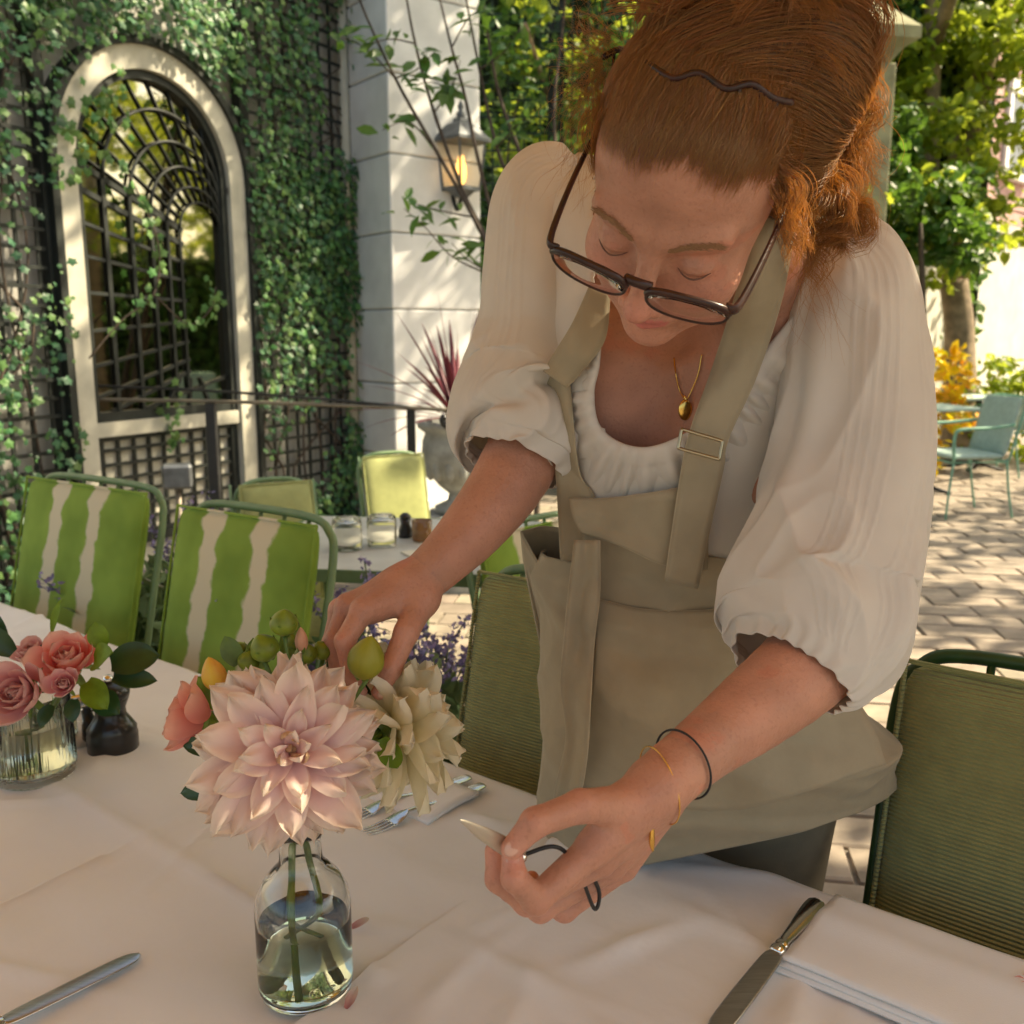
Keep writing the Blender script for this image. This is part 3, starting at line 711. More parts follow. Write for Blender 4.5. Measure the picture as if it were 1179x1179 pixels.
part('cap', xf(lathe([(.52, 0), (.66, .14), (.80, .20), (.80, .30), (.35, .62), (.0, .70)], 4, caps=True), Matrix.Translation((gp_[0], gp_[1], gz - .22)) @ Matrix.Rotation(R(45) + .2, 4, 'Z')), m_pav, gpx, False)
m_yfl = M('yellow_flower', (.75, .52, .03), .5, island=.25, hue=.04, transl=.3)
yb = P(1068, 420, 9.0)
leafy('flowering_shrub', 'small yellow and orange flowering shrub near the tree foot', 'shrub', [(yb[0], yb[1], .55, .42), (yb[0] + .1, yb[1], .95, .32), (yb[0] - .05, yb[1], .2, .3)], 800, (.07, .12), m_yfl, OVAL, seed=15, stems=[('stem', [(yb[0], yb[1], 0), (yb[0], yb[1], .8)], [.02, .01], 6, m_bark)])
bb = P(1160, 440, 10.0)
leafy('boxwood_shrub', 'rounded bright green boxwood behind the far cafe tables', 'shrub', [(bb[0], bb[1], .5, .5), (bb[0] + .9, bb[1] + .3, .55, .55), (bb[0], bb[1], .9, .35)], 1300, (.07, .12), m_leaf_y, OVAL, seed=16, stems=[('stem', [(bb[0], bb[1], 0), (bb[0], bb[1], .8)], [.02, .01], 6, m_bark)])
# ---- trees and hedge beside the terrace (the arched mirror shows them) and two unseen parasols placed to shade and warm the tables
leafy('yellow_locust', 'yellow-green locust tree beyond the terrace reflected in the mirror', 'tree', [(8.0, 7.2, 3.6, 1.4), (8.6, 5.6, 4.4, 1.5), (8.4, 8.6, 4.6, 1.3), (8.2, 6.6, 5.4, 1.2), (7.6, 4.2, 4.0, 1.3)], 3000, (.13, .2), m_leaf_y, OVAL, trunk=((8.6, 6.8, 0),), seed=22,
      stems=[('trunk', [(8.6, 6.8, 0), (8.55, 6.8, 1.6), (8.4, 6.9, 3.2), (8.2, 7.0, 4.6)], [.18, .15, .12, .06])])
hd = thing('hedge', 'dark hedge along the right side of the terrace', 'hedge', (9.4, 6.2, 0))
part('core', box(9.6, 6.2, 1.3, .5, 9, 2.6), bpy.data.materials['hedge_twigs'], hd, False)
n = 4200; p = np.stack([9.3 - np.abs(rng.normal(size=n)) * .1, rng.uniform(1.7, 10.7, n), rng.uniform(.02, 2.75, n)], 1)
o = part('foliage', scatter(OVAL[0], OVAL[1], p, rand_rot(n, np.array([-1, 0, .5]), .7), rng.uniform(.12, .19, n)), m_leaf_g, hd, False); o['kind'] = 'stuff'
m_canvas = M('tan_parasol_canvas', (.66, .46, .16), .85, var=.05, vscale=4, transl=.36, tcol=(.84, .56, .14))
m_pole = M('parasol_pole_wood', (.22, .13, .07), .5, var=.2, vscale=10, stretch=(1, 1, .2))
def parasol(label, c, r_, z, pole):
    th = thing('parasol', label, 'parasol', (pole[0], pole[1], 0), 0, 'tan parasols over the terrace')
    k = 8; a = np.linspace(0, 2 * np.pi, k, endpoint=False) + .2
    rim = [np.array([c[0] + r_ * math.cos(t), c[1] + r_ * math.sin(t), z]) for t in a]; top = np.array([c[0], c[1], z + .48])
    for i in range(k):
        A, B = rim[i], rim[(i + 1) % k]; S = np.array([[top * (1 - f) + (A * (1 - g_) + B * g_) * f - np.array([0, 0, .10 * f * (1 - f)]) for g_ in np.linspace(0, 1, 7)] for f in np.linspace(.01, 1, 9)])
        part('canopy_panel', sheet(S), m_canvas, th, solid=.002)
        part('valance', sheet(np.array([[A * (1 - g_) + B * g_ - np.array([0, 0, h + .015 * abs(math.sin(g_ * 9.4)) * (h > .1)]) for g_ in np.linspace(0, 1, 13)] for h in (.004, .12)])), m_canvas, th, solid=.002)
        part('rib', tube([top - [0, 0, .03], (top + A) / 2 - [0, 0, .045], A - [0, 0, .012]], .009, 6, 8), m_pole, th)
    part('pole', tube([(pole[0], pole[1], .05), (c[0], c[1], z + .5)], .022, 12), m_pole, th)
    part('finial', ell((c[0], c[1], z + .52), (.03, .03, .04), 12, 8), m_pole, th)
    part('base', lathe([(.28, 0), (.28, .05), (.06, .09), (.05, .16), (0, .16)], 28, (pole[0], pole[1], 0)), m_iron, th)
parasol('tan canvas parasol over the dining table, above the view', (-.75, .32), 1.95, 2.42, (-.9, -.6))
parasol('second tan canvas parasol, unseen, added to shade the dining table', (2.98, 1.05), 1.75, 2.35, (2.98, 1.05))  # added out of view to keep direct sun off table and arms
def crown_gap(p):  # leaves cut away so a sunbeam reaches the hair
    a = P(980, 85, .78); s = np.array(SUND); q = p - a; return np.linalg.norm(q - (q @ s)[:, None] * s, axis=1) > .13
leafy('added_shade_tree', 'broad unseen tree added right of the view to shade the terrace', 'tree', [(2.4, 2.6, 4.5, 1.1), (3.1, 3.4, 4.6, 1.1), (3.6, 2.5, 5.0, 1.1), (2.2, 3.4, 4.9, .9), (4.4, 3.2, 5.0, 1.2), (3.0, 4.3, 5.1, 1.1), (1.6, 2.9, 4.9, .7)], 9500, (.13, .2), m_leaf_g, OVAL, trunk=((5.2, 2.9, 0),), seed=21, cut=crown_gap,  # unseen tree, added to block sun from table and left chairs
      stems=[('trunk', [(5.2, 2.9, 0), (5.15, 2.9, 1.4), (5.0, 2.9, 2.8), (4.6, 2.9, 4.0)], [.2, .17, .15, .12]), ('limb', [(4.9, 2.9, 3.0), (4.0, 2.7, 4.0), (2.8, 2.5, 4.5)], [.1, .07, .03]), ('limb', [(5.0, 2.9, 2.9), (4.4, 3.6, 4.0), (3.2, 4.0, 4.8)], [.1, .07, .03])])
for k, (x, y, sd, lab) in enumerate(((12.2, 4.6, 31, 'first tall golden tree beyond the side hedge'), (12.6, 7.6, 32, 'second tall golden tree beyond the side hedge'), (12.4, 10.8, 33, 'third tall golden tree beyond the side hedge'))):
    leafy('golden_tree', lab, 'tree', [(x, y, 3.6, 1.6), (x + .3, y + .9, 5.0, 1.5), (x, y - 1.0, 5.0, 1.4), (x + .4, y, 6.4, 1.4), (x - .3, y + .6, 2.2, 1.1)], 1900, (.2, .32), m_leaf_y, OVAL, trunk=((x, y, 0),), seed=sd, group='golden trees beyond the side hedge',
          stems=[('trunk', [(x, y, 0), (x, y, 2.0), (x + .1, y, 4.0), (x + .2, y, 5.6)], [.2, .17, .12, .05])])
# ================================================================ TABLES, CHAIRS AND TABLE THINGS
ED = np.array([.792, -.610, 0]); EN = np.array([-.610, -.792, 0]); E0 = np.array([-.085, 1.264, 0]); ERZ = math.atan2(ED[1], ED[0])
def TB(s, n, z=.75): return E0 + s * ED + n * EN + np.array([0, 0, z])
m_cloth = M('white_table_linen', (.76, .75, .73), .85, var=.03, vscale=6, bump=.7, bscale=20, sheen=.15)
m_napkin = M('white_twill_napkin', (.80, .80, .79), .85, var=.03, vscale=8, bump=.15, bscale=700, sheen=.15)
m_wood = M('table_wood', (.20, .12, .07), .6, var=.2, vscale=6, stretch=(1, 8, 1))
m_sage = M('sage_green_paint', (.15, .24, .12), .45, var=.12, vscale=25)
m_dkgreen = M('dark_green_paint', (.025, .07, .02), .4, var=.15, vscale=25)
m_aqua = M('aqua_green_paint', (.18, .38, .28), .45, var=.12, vscale=25)
m_plain = fabric_weave(M('olive_ribbed_fabric', (.34, .345, .135), .85, var=.08, vscale=40, sheen=.1), 62, 1.0, .004, 'Z')
m_lime = fabric_weave(M('lime_fabric', (.38, .40, .16), .85, var=.08, vscale=30, sheen=.1), 62, .5, .002, 'Z')
m_aquaseat = M('pale_aqua_fabric', (.40, .52, .47), .85, var=.08, vscale=30)
m_stripe = bpy.data.materials.new('green_cream_ikat_stripe'); m_stripe.use_nodes = True
def _stripe(m):
    t = m.node_tree; L = t.links.new; b = t.nodes['Principled BSDF']; b.inputs['Roughness'].default_value = .85
    tc = t.nodes.new('ShaderNodeTexCoord'); sx = t.nodes.new('ShaderNodeSeparateXYZ'); L(tc.outputs['Object'], sx.inputs[0])
    def mth(op, a, b_=None):
        n = t.nodes.new('ShaderNodeMath'); n.operation = op
        for i, v in enumerate((a, b_)):
            if v is None: continue
            if hasattr(v, 'links'): L(v, n.inputs[i])
            else: n.inputs[i].default_value = v
        return n.outputs[0]
    nz = t.nodes.new('ShaderNodeTexNoise'); nz.inputs['Scale'].default_value = 26; nz.inputs['Detail'].default_value = 3; L(tc.outputs['Object'], nz.inputs['Vector'])
    z = mth('ADD', sx.outputs[2], mth('MULTIPLY', nz.outputs[0], .02))
    s1 = mth('MULTIPLY', mth('SINE', mth('MULTIPLY', z, 82.0)), .0035); s2 = mth('MULTIPLY', mth('SINE', mth('MULTIPLY', z, 31.0)), .0035)
    wob = mth('ADD', mth('ADD', s1, s2), mth('MULTIPLY', mth('SUBTRACT', nz.outputs[0], .5), .035))
    d = mth('ABSOLUTE', mth('SUBTRACT', mth('ABSOLUTE', mth('ADD', sx.outputs[0], .004)), .078))
    e = mth('SUBTRACT', mth('ADD', .0265, wob), d)
    mr = t.nodes.new('ShaderNodeMapRange'); mr.interpolation_type = 'SMOOTHSTEP'; mr.inputs[1].default_value = -.004; mr.inputs[2].default_value = .006; L(e, mr.inputs[0])
    g = t.nodes.new('ShaderNodeMix'); g.data_type = 'RGBA'; g.inputs[6].default_value = (.16, .27, .03, 1); g.inputs[7].default_value = (.23, .36, .05, 1)
    mr2 = t.nodes.new('ShaderNodeMapRange'); mr2.inputs[1].default_value = .35; mr2.inputs[2].default_value = .65
    n2 = t.nodes.new('ShaderNodeTexNoise'); n2.inputs['Scale'].default_value = 9; L(tc.outputs['Object'], n2.inputs['Vector']); L(n2.outputs[0], mr2.inputs[0]); L(mr2.outputs[0], g.inputs[0])
    mx = t.nodes.new('ShaderNodeMix'); mx.data_type = 'RGBA'; L(mr.outputs[0], mx.inputs[0]); L(g.outputs[2], mx.inputs[6]); mx.inputs[7].default_value = (.62, .56, .40, 1)
    L(mx.outputs[2], b.inputs['Base Color'])
_stripe(m_stripe); fabric_weave(m_stripe, 220, .4, .0008, 'Z')

# ---- chair: local frame, front is -y, back at +y
def cushion(w_, h_, t_, nr=14, nc=14, puff=.35):
    """padded rectangular pad in local x (width), z (height), y (thickness)"""
    u = np.linspace(-1, 1, nc); v = np.linspace(-1, 1, nr); U, Vv = np.meshgrid(u, v)
    r_ = 8.0; e = (1 - np.abs(U) ** r_) ** (1 / 2.) * (1 - np.abs(Vv) ** r_) ** (1 / 2.)
    th = t_ / 2 * (.35 + .65 * e) * (1 + puff * (1 - U ** 2) * (1 - Vv ** 2) * .4)
    X = np.sign(U) * np.abs(U) ** 1 * w_ / 2; Z = Vv * h_ / 2
    k = .10; X = X * (1 - k * .25 * np.abs(Vv) ** 10); Z = Z * (1 - k * .25 * np.abs(U) ** 10)
    A = np.stack([X, -th, Z], -1).reshape(-1, 3); B = np.stack([X, th, Z], -1).reshape(-1, 3)
    Fa = gridF(nr, nc); Fb = gridF(nr, nc, flip=True) + len(A)
    per = [i for i in range(nc)] + [i * nc + nc - 1 for i in range(1, nr)] + [(nr - 1) * nc + j for j in range(nc - 2, -1, -1)] + [i * nc for i in range(nr - 2, 0, -1)]
    S = [[per[k], per[k - 1], per[k - 1] + len(A), per[k] + len(A)] for k in range(len(per))]
    return np.concatenate([A, B]), Fa.tolist() + Fb.tolist() + S
def make_chair(label, loc, rz, cover, frame, group, arms=False, tie=False, h=.98, w_=.43, back_h=.50, name='garden_chair', gap=.006):
    th = thing(name, label, 'chair', tuple(loc), rz, group)
    tilt = R(13); zb = .47; L_ = (h - zb) / math.cos(tilt)
    Mx = Matrix.Translation((0, .205, zb)) @ Matrix.Rotation(-tilt, 4, 'X')
    r_ = .0085
    hw = w_ / 2 + gap
    fr = [(-hw, .035, -.02), (-hw, .035, L_ * .5), (-hw, .035, L_ - .07), (-hw + .02, .035, L_ - .018), (-hw + .07, .035, L_ + .004), (0, .035, L_ + .008), (hw - .07, .035, L_ + .004), (hw - .02, .035, L_ - .018), (hw, .035, L_ - .07), (hw, .035, L_ * .5), (hw, .035, -.02)]
    part('back_frame', xf(tube(fr, r_, 8, 60), Mx), frame, th, True, True)
    for x in np.linspace(-.14, .14, 5): part('back_spindle', xf(tube([(x, .035, 0), (x, .035, L_)], .005, 6), Mx), frame, th, True, True)
    o = link('back_cushion', mesh('back_cushion', *cushion(w_, L_ - .004, .045)), cover, th)
    o.matrix_local = Mx @ Matrix.Translation((0, 0, (L_) / 2 - .004)); mods(o, sub=1)
    hx, hz = w_ / 2 - .004, (L_ - .004) / 2 - .004; zc_ = L_ / 2 - .004
    pp = [(-hx, -hz), (-hx * .9, -hz), (0, -hz), (hx * .9, -hz), (hx, -hz), (hx, -hz * .9), (hx, 0), (hx, hz * .9), (hx, hz), (hx * .9, hz), (0, hz), (-hx * .9, hz), (-hx, hz), (-hx, hz * .9), (-hx, 0), (-hx, -hz * .9), (-hx, -hz)]
    part('piping', tube([(x_, -.012, z_) for x_, z_ in pp], .0032, 6, 80, False), cover, o, True, True)
    o = link('seat_cushion', mesh('seat_cushion', *cushion(w_, .42, .05)), cover, th)
    o.matrix_local = Matrix.Translation((0, 0, .468)) @ Matrix.Rotation(R(-90), 4, 'X'); mods(o, sub=1)
    part('seat_frame', tube([(-hw, -.21, .43), (hw, -.21, .43), (hw, .23, .43), (-hw, .23, .43), (-hw, -.21, .43)], r_, 8), frame, th, True, True)
    for sx in (-1, 1):
        part('leg', tube([(sx * hw, -.20, .43), (sx * (hw + .01), -.225, .22), (sx * (hw + .012), -.235, 0)], r_, 8, 10), frame, th, True, True)
        part('leg', tube([(sx * hw, .215, .45), (sx * hw, .25, .22), (sx * (hw + .005), .30, 0)], r_, 8, 10), frame, th, True, True)
        if arms: part('armrest', tube([(sx * hw, .25, .70), (sx * (hw + .02), .05, .68), (sx * (hw + .02), -.17, .67), (sx * (hw + .01), -.215, .62), (sx * hw, -.20, .43)], .013, 8, 24), frame, th, True, True)
    return th
def chair_at(label, TL, TR, cover, frame, group, ztop=.98, **kw):
    """back-top corners given as pixels of a rail at height ztop"""
    a, b = G(*TL, ztop), G(*TR, ztop); c = (a + b) / 2; d = b - a; rz = math.atan2(d[1], d[0])
    off = .205 + .11
    loc = np.array([c[0] + math.sin(rz) * off, c[1] - math.cos(rz) * off, 0])
    return make_chair(label, loc, rz, cover, frame, group, h=ztop, w_=kw.pop('w_', min(.5, np.linalg.norm(d) - .03)), **kw)
GC = 'striped chairs along the far side of the table'
chair_at('left one of two green and cream striped chairs behind the rose tumbler', (28, 545), (176, 566), m_stripe, m_sage, GC, .99)
chair_at('right one of two green and cream striped chairs, left of the dahlia', (200, 577), (374, 603), m_stripe, m_sage, GC, .99)
def chair_world(label, tl, rz, cover, frame, group, h, w_, **kw):
    u = np.array([math.cos(rz), math.sin(rz), 0]); c = np.array(tl) + u * w_ / 2; off = .205 + .11
    return make_chair(label, (c[0] + math.sin(rz) * off, c[1] - math.cos(rz) * off, 0), rz, cover, frame, group, h=h, w_=w_, **kw)
a = G(553, 652, .97); chair_world('plain olive cushioned chair between the dahlia and the apron', a, R(-34), m_plain, m_sage, 'plain olive chairs at the table', .97, .40)
a = G(1040, 766, .97); chair_world('plain olive cushioned chair at the right edge behind the napkin', a, ERZ, m_plain, m_dkgreen, 'plain olive chairs at the table', .985, .45, gap=.010)
# background chairs
chair_at('lime cushioned chair behind the railing post, just left of the small table', (266, 556), (361, 549), m_lime, m_sage, 'lime chairs at the small table', .87)
chair_at('lime cushioned chair standing in front of the stone urn', (409, 524), (487, 519), m_lime, m_sage, 'lime chairs at the small table', .84)
chair_at('green striped chair seen between the bare forearm and apron', (548, 612), (668, 588), m_stripe, m_sage, 'lime chairs at the small table', .88, w_=.42)

# ---- dining tables and cloths
def dining_table(label, s0, s1):
    c = TB((s0 + s1) / 2, .4, 0); th = thing('dining_table', label, 'table', tuple(c), ERZ, 'tables pushed together')
    L_ = s1 - s0
    part('tabletop', box(0, 0, .7185, L_ - .01, .78, .03), m_wood, th, False, True)
    for sx in (-1, 1):
        for sy in (-1, 1): part('leg', box(sx * (L_ / 2 - .08), sy * .33, .3515, .05, .05, .703), m_wood, th, False, True)
    return th
dining_table('long table carrying the flowers under its white cloth', -1.75, .26)
dining_table('table carrying the napkin and knife under the nearer white cloth', .27, 1.3)
def cloth(name, label, s0, s1, lift, drop0, drop1, seed, group):
    st = .0085
    ss = np.arange(s0 - drop0, s1 + drop1 + st / 2, st); vv = np.arange(-.27, .80 + .27, st)
    S, Vv = np.meshgrid(ss, vv, indexing='ij')
    dn = np.maximum(0, np.maximum(-Vv, Vv - .80)); dsd = np.maximum(0, np.maximum(s0 - S, S - s1))
    drop = np.maximum(dn, dsd)
    sc_, nc_ = np.clip(S, s0, s1), np.clip(Vv, 0, .80)
    p2 = np.stack([S * 22, Vv * 22, S * 0], -1)
    z = .7490 + lift + .0030 * noise3(p2, seed, 3) + .0048 * noise3(p2 * .45, seed + 1, 2)
    def crease(x, a, w_): return a * np.exp(-np.abs(x) / w_) * (1 - .3 * np.sign(x))
    z = z + crease(S + .162 + .003 * np.sin(Vv * 9), .0085, .0055) * np.clip(1.4 - Vv * 1.2, 0, 1) + crease(Vv - .385 - .004 * np.sin(S * 6), .0075, .008) * (S < .26)
    z = z + crease(Vv - .17 - .10 * S, .0016, .012) * (S > .3) + crease((S - .62), .0026, .006)
    g = np.random.default_rng(seed)
    for _ in range(70):      # short pressed-in wrinkles
        a = g.uniform(0, 6.28); cx, cy = g.uniform(s0, s1), g.uniform(0, .8); dx, dy = S - cx, Vv - cy
        al = dx * math.cos(a) + dy * math.sin(a); ac = -dx * math.sin(a) + dy * math.cos(a) + .25 * al * al
        z = z + g.uniform(.002, .007) * np.exp(-(al / g.uniform(.05, .12)) ** 2) * np.exp(-(ac / g.uniform(.006, .014)) ** 2)
    out = .006 + .012 * np.minimum(drop / .05, 1) + .020 * (drop / .27) * np.sin(S * 17 + Vv * 15 + seed)
    ssn = np.where(dsd > 0, np.sign(S - (s0 + s1) / 2), 0); nsn = np.where(dn > 0, np.sign(Vv - .4), 0)
    PX = E0 + (sc_ + ssn * out * (drop > 0))[..., None] * ED + (nc_ + nsn * out * (drop > 0))[..., None] * EN
    z = np.where(drop > 0, z - np.maximum(0, drop - .008) - .003 * np.minimum(drop / .008, 1), z)
    PX[..., 2] = z
    return single(name, sheet(PX[:, ::-1]), m_cloth, label, 'tablecloth', group)
cloth('tablecloth', 'creased white cloth under the flower vases', -1.78, .268, 0, .25, 0, 3, 'white tablecloths')
cloth('tablecloth', 'white cloth under the napkin, overlapping the other cloth at its seam', .235, 1.33, .0065, .0, .25, 8, 'white tablecloths')
ZT = .7505
# ---- folded napkin
n0 = G(957, 1031, .768); n1 = G(890, 1108, .768)
NU = ED; NV = (n1 - n0) / np.linalg.norm(n1 - n0); wn = np.linalg.norm(n1 - n0)
def nap_layer(k, L_, w_, z0, sh):
    u = np.linspace(0, L_, 46); v = np.linspace(0, w_, 22); U, Vv = np.meshgrid(u, v, indexing='ij')
    e = np.minimum(np.minimum(U, L_ - U), np.minimum(Vv, w_ - Vv)); puf = .0022 * (1 - np.exp(-e / .006))
    Z = z0 + puf + .0014 * noise3(np.stack([U * 30, Vv * 30, U * 0 + k], -1), 30 + k, 2) + .004 * np.exp(-((Vv - w_ * .35 - .06 * U) / .018) ** 2) * (k == 2)
    S = n0 + sh[0] * NU + sh[1] * NV + U[..., None] * NU + Vv[..., None] * NV; S[..., 2] = Z
    return S
nk = thing('folded_napkin', 'white folded cloth napkin at the table edge beside the knife', 'napkin', tuple(n0 * [1, 1, 0] + [0, 0, ZT]))
for k in range(3):
    part('fold_layer', sheet(nap_layer(k, .34, wn - .004 * k, .7615 + .0048 * k, (.003 * k, .0012 * k))[:, ::-1]), m_napkin, nk, solid=.0035)
# ---- cutlery
m_steel = M('polished_silver', (.72, .70, .66), .16, metal=1, var=.08, vscale=40, bump=.05, bscale=200)
m_blade = M('brushed_blade', (.50, .50, .50), .28, metal=1, var=.12, vscale=30, stretch=(1, 12, 1))
def along(A, B, prof, n=10, up=(0, 0, 1)):
    """flat bar from A to B; prof rows (t, halfwidth, halfthick, lift)"""
    A, B = np.asarray(A, float), np.asarray(B, float); d = B - A; sd = np.cross(d, up); sd /= np.linalg.norm(sd); u = np.cross(sd, d); u /= np.linalg.norm(u)
    pr = cr(np.asarray(prof, float), 40); a = np.linspace(0, 2 * np.pi, n, endpoint=False)
    V = (A + pr[:, 0:1] * d)[:, None] + pr[:, 1, None, None] * np.cos(a)[None, :, None] * sd + (pr[:, 2, None, None] * np.sin(a)[None, :, None] + pr[:, 3, None, None]) * u
    return V.reshape(-1, 3), gridF(40, n, True).tolist() + [list(range(n))[::-1], [39 * n + k for k in range(n)]]
def table_knife(label, A, B, z0, tilt=0.0):
    """A: handle end, B: towards the blade tip"""
    d = (np.asarray(B) - A); d[2] = 0; d /= np.linalg.norm(d); A = np.array([A[0], A[1], z0])
    th = thing('table_knife', label, 'knife', tuple(A), 0, 'silver table knives')
    part('handle', along(A, A + d * .098, [(0, .0035, .003, .006), (.02, .0095, .0055, .006), (.2, .0108, .0062, .006), (.6, .0078, .0055, .0065), (.85, .0062, .005, .007), (.93, .0072, .0055, .007), (1, .0056, .0045, .007)]), m_steel, th)
    part('collar', along(A + d * .096, A + d * .106, [(0, .0072, .0056, .007), (.5, .0078, .006, .007), (1, .0066, .005, .007)]), m_steel, th)
    part('blade', along(A + d * .105, A + d * .235, [(0, .005, .0024, .007), (.06, .0092, .0014, .0065), (.35, .0105, .0011, .005), (.75, .0108, .001, .003), (.93, .0088, .0008, .002), (1, .002, .0006, .002)]), m_blade, th)
table_knife('table knife lying across the napkin corner at lower right', G(941, 1041, .77), G(828, 1179, .77), .766)
kt, kh = G(160, 1090, .76), G(-40, 1196, .76); kd = (kt - kh) / np.linalg.norm(kt - kh)
table_knife('lone table knife at the lower left corner of the cloth', kt - kd * .235, kt, ZT)
def fork(label, A, B):
    """A: handle end, B: tine tips"""
    A = np.array([A[0], A[1], ZT]); B = np.array([B[0], B[1], ZT]); d = (B - A) / np.linalg.norm(B - A); sd = np.cross(d, (0, 0, 1)); L_ = np.linalg.norm(B - A)
    th = thing('fork', label, 'fork', tuple(A), 0, 'silver forks on the cloth')
    part('handle', along(A, A + d * L_ * .66, [(0, .003, .001, .004), (.03, .0085, .0016, .004), (.2, .0105, .0018, .004), (.6, .0060, .002, .006), (.9, .0032, .0022, .010), (1, .0032, .0022, .011)]), m_steel, th)
    part('head', along(A + d * L_ * .655, A + d * L_ * .80, [(0, .0032, .002, .011), (.4, .0095, .0012, .009), (.8, .0118, .001, .006), (1, .0118, .001, .005)]), m_steel, th)
    for k in range(4):
        o = sd * (k - 1.5) * .0062
        part('tine', tube([A + d * L_ * .79 + o + [0, 0, .005], A + d * L_ * .9 + o + [0, 0, .0035], B + o * .9 + [0, 0, .006]], [.0019, .0016, .0008], 6, 8, True, .6), m_steel, th)
fork('fork behind the dahlia, lying nearer the table edge', G(541, 896, .752), G(392, 948, .752))
fork('fork behind the dahlia, lying nearer the glass bottle', G(557, 905, .752), G(420, 962, .752))
nq = G(470, 893, .76)
V = nq + np.array([[a * ED + b * EN for b in np.linspace(-.03, .07, 8)] for a in np.linspace(-.07, .10, 14)])
V[..., 2] = .753 + .003 * np.sin(np.linspace(0, 3.1, 8))[None]
single('side_napkin', sheet(V[:, ::-1]), m_napkin, 'small white napkin partly hidden behind the dahlias', 'napkin', solid=.006)

# ---- glass bottle with water
m_glass = M('clear_bottle_glass', (.97, .99, .97), .02, trans=1, ior=1.48)
m_water = M('vase_water', (.92, .95, .74), .0, trans=1, ior=1.33)
bc = G(353, 1137, ZT); bc[2] = ZT
bt = thing('glass_bottle_vase', 'clear glass bottle vase half filled with water holding the dahlias', 'vase', tuple(bc))
RB = .0435
outer = [(.0, .0), (RB - .008, .0), (RB - .002, .003), (RB, .010), (RB, .085), (RB - .002, .098), (RB - .009, .112), (.024, .124), (.0195, .130), (.0185, .150), (.0205, .158), (.0205, .162), (.019, .163)]
inner = [(.0172, .162), (.0160, .150), (.0170, .130), (.0215, .121), (RB - .0115, .110), (RB - .0045, .097), (RB - .0026, .085), (RB - .0026, .012), (RB - .008, .0065), (.0, .006)]
part('glass', lathe(outer + inner, 56), m_glass, bt, True, True)
rw = RB - .0024
part('water', lathe([(.0, .0062), (rw - .006, .0066), (rw, .0125), (rw, .0735), (rw - .002, .0722), (rw - .005, .0718), (.0, .0718)], 48), m_water, bt, True, True)

# ---- petals and flowers
def petal_mesh(name, L_, w_, cup, tip, curl, twist=0, nr=9, nc=7, frill=0, seed=0, base=.30):
    """petal from base (origin) along +y; z is the inner (upper) face; cup rolls the sides up, curl bends the length back (<0) or up (>0)"""
    g = np.random.default_rng(seed); t = np.linspace(0, 1, nr)[:, None]; u = np.linspace(-1, 1, nc)[None]
    wid = w_ * (base + (1 - base) * np.sin(np.pi * np.clip(t * .78 + .02, 0, 1)) ** .9) * np.clip((1 - t ** tip), 0, 1) ** .55
    ang = cup * (1 - .35 * t) * u
    X = wid * np.where(abs(cup) > .05, np.sin(ang) / cup, u) if abs(cup) > .05 else wid * u
    Zc = wid * (1 - np.cos(ang)) / max(cup, .05) if cup > .05 else 0 * X
    th = curl * t
    Y = L_ * np.where(abs(curl) > .01, np.sin(th) / (curl + 1e-9), t) if abs(curl) > .01 else L_ * t
    Zl = L_ * (1 - np.cos(th)) / (curl + 1e-9) if abs(curl) > .01 else 0 * t
    ph = g.uniform(0, 6.28)
    fr = frill * L_ * t ** 2 * np.sin(u * 4.2 + ph + t * 3) + .012 * L_ * np.sin(t * 7 + ph) * u
    X2 = X * np.cos(twist * t) - (Zc + fr) * np.sin(twist * t); Z2 = X * np.sin(twist * t) + (Zc + fr) * np.cos(twist * t)
    V = np.stack([X2 + 0 * Y, Y + 0 * X2 + .05 * L_ * (np.abs(u) ** 2) * t * 0, Z2 + Zl], -1)
    V[..., 1] = V[..., 1] - .03 * L_ * np.abs(np.sin(u * 7)) * (t > .8)
    me = mesh(name, V.reshape(-1, 3), gridF(nr, nc)); me['nr'] = nr
    T_ = np.repeat(t, nc, 1).ravel(); U_ = np.repeat(np.abs(u), nr, 0).ravel()
    return me, T_, U_
def paint(me, T_, U_, base, mid, tip, edge=None):
    base, mid, tip = map(np.array, (base, mid, tip)); t = T_[:, None]
    c = np.where(t < .5, base + (mid - base) * t * 2, mid + (tip - mid) * (t - .5) * 2)
    if edge is not None: e = (U_[:, None] ** 3) * np.clip(t * 1.5, 0, 1); c = c * (1 - .6 * e) + np.array(edge) * .6 * e
    a = me.color_attributes.new('tint', 'FLOAT_COLOR', 'POINT'); q = np.ones((len(c), 4), np.float32); q[:, :3] = c; a.data.foreach_set('color', q.ravel())
def petal_mat(name, rough=.55, transl=.28): return M(name, (1, 1, 1), rough, attr='tint', var=.05, vscale=60, transl=transl, sheen=.2, spec=.3, stretch=(1, .25, 1))
m_pet = petal_mat('petal_tissue', .6, .40)
m_green = M('stem_green', (.10, .17, .035), .5, var=.2, vscale=60)
m_calyx = M('calyx_green', (.14, .22, .03), .5, var=.25, vscale=90)
m_dleaf = M('dark_glossy_leaf', (.025, .07, .022), .35, var=.2, vscale=40, transl=.12)
m_lleaf = M('bright_leaf', (.16, .27, .02), .45, var=.25, vscale=50, transl=.35)
def basis(n, up=(0, 0, 1)):
    n = np.array(n, float); n /= np.linalg.norm(n); x = np.cross(up, n); x /= np.linalg.norm(x); y = np.cross(n, x)
    m = Matrix.Identity(4)
    for i in range(3): m[i][0], m[i][1], m[i][2] = x[i], y[i], n[i]
    return m
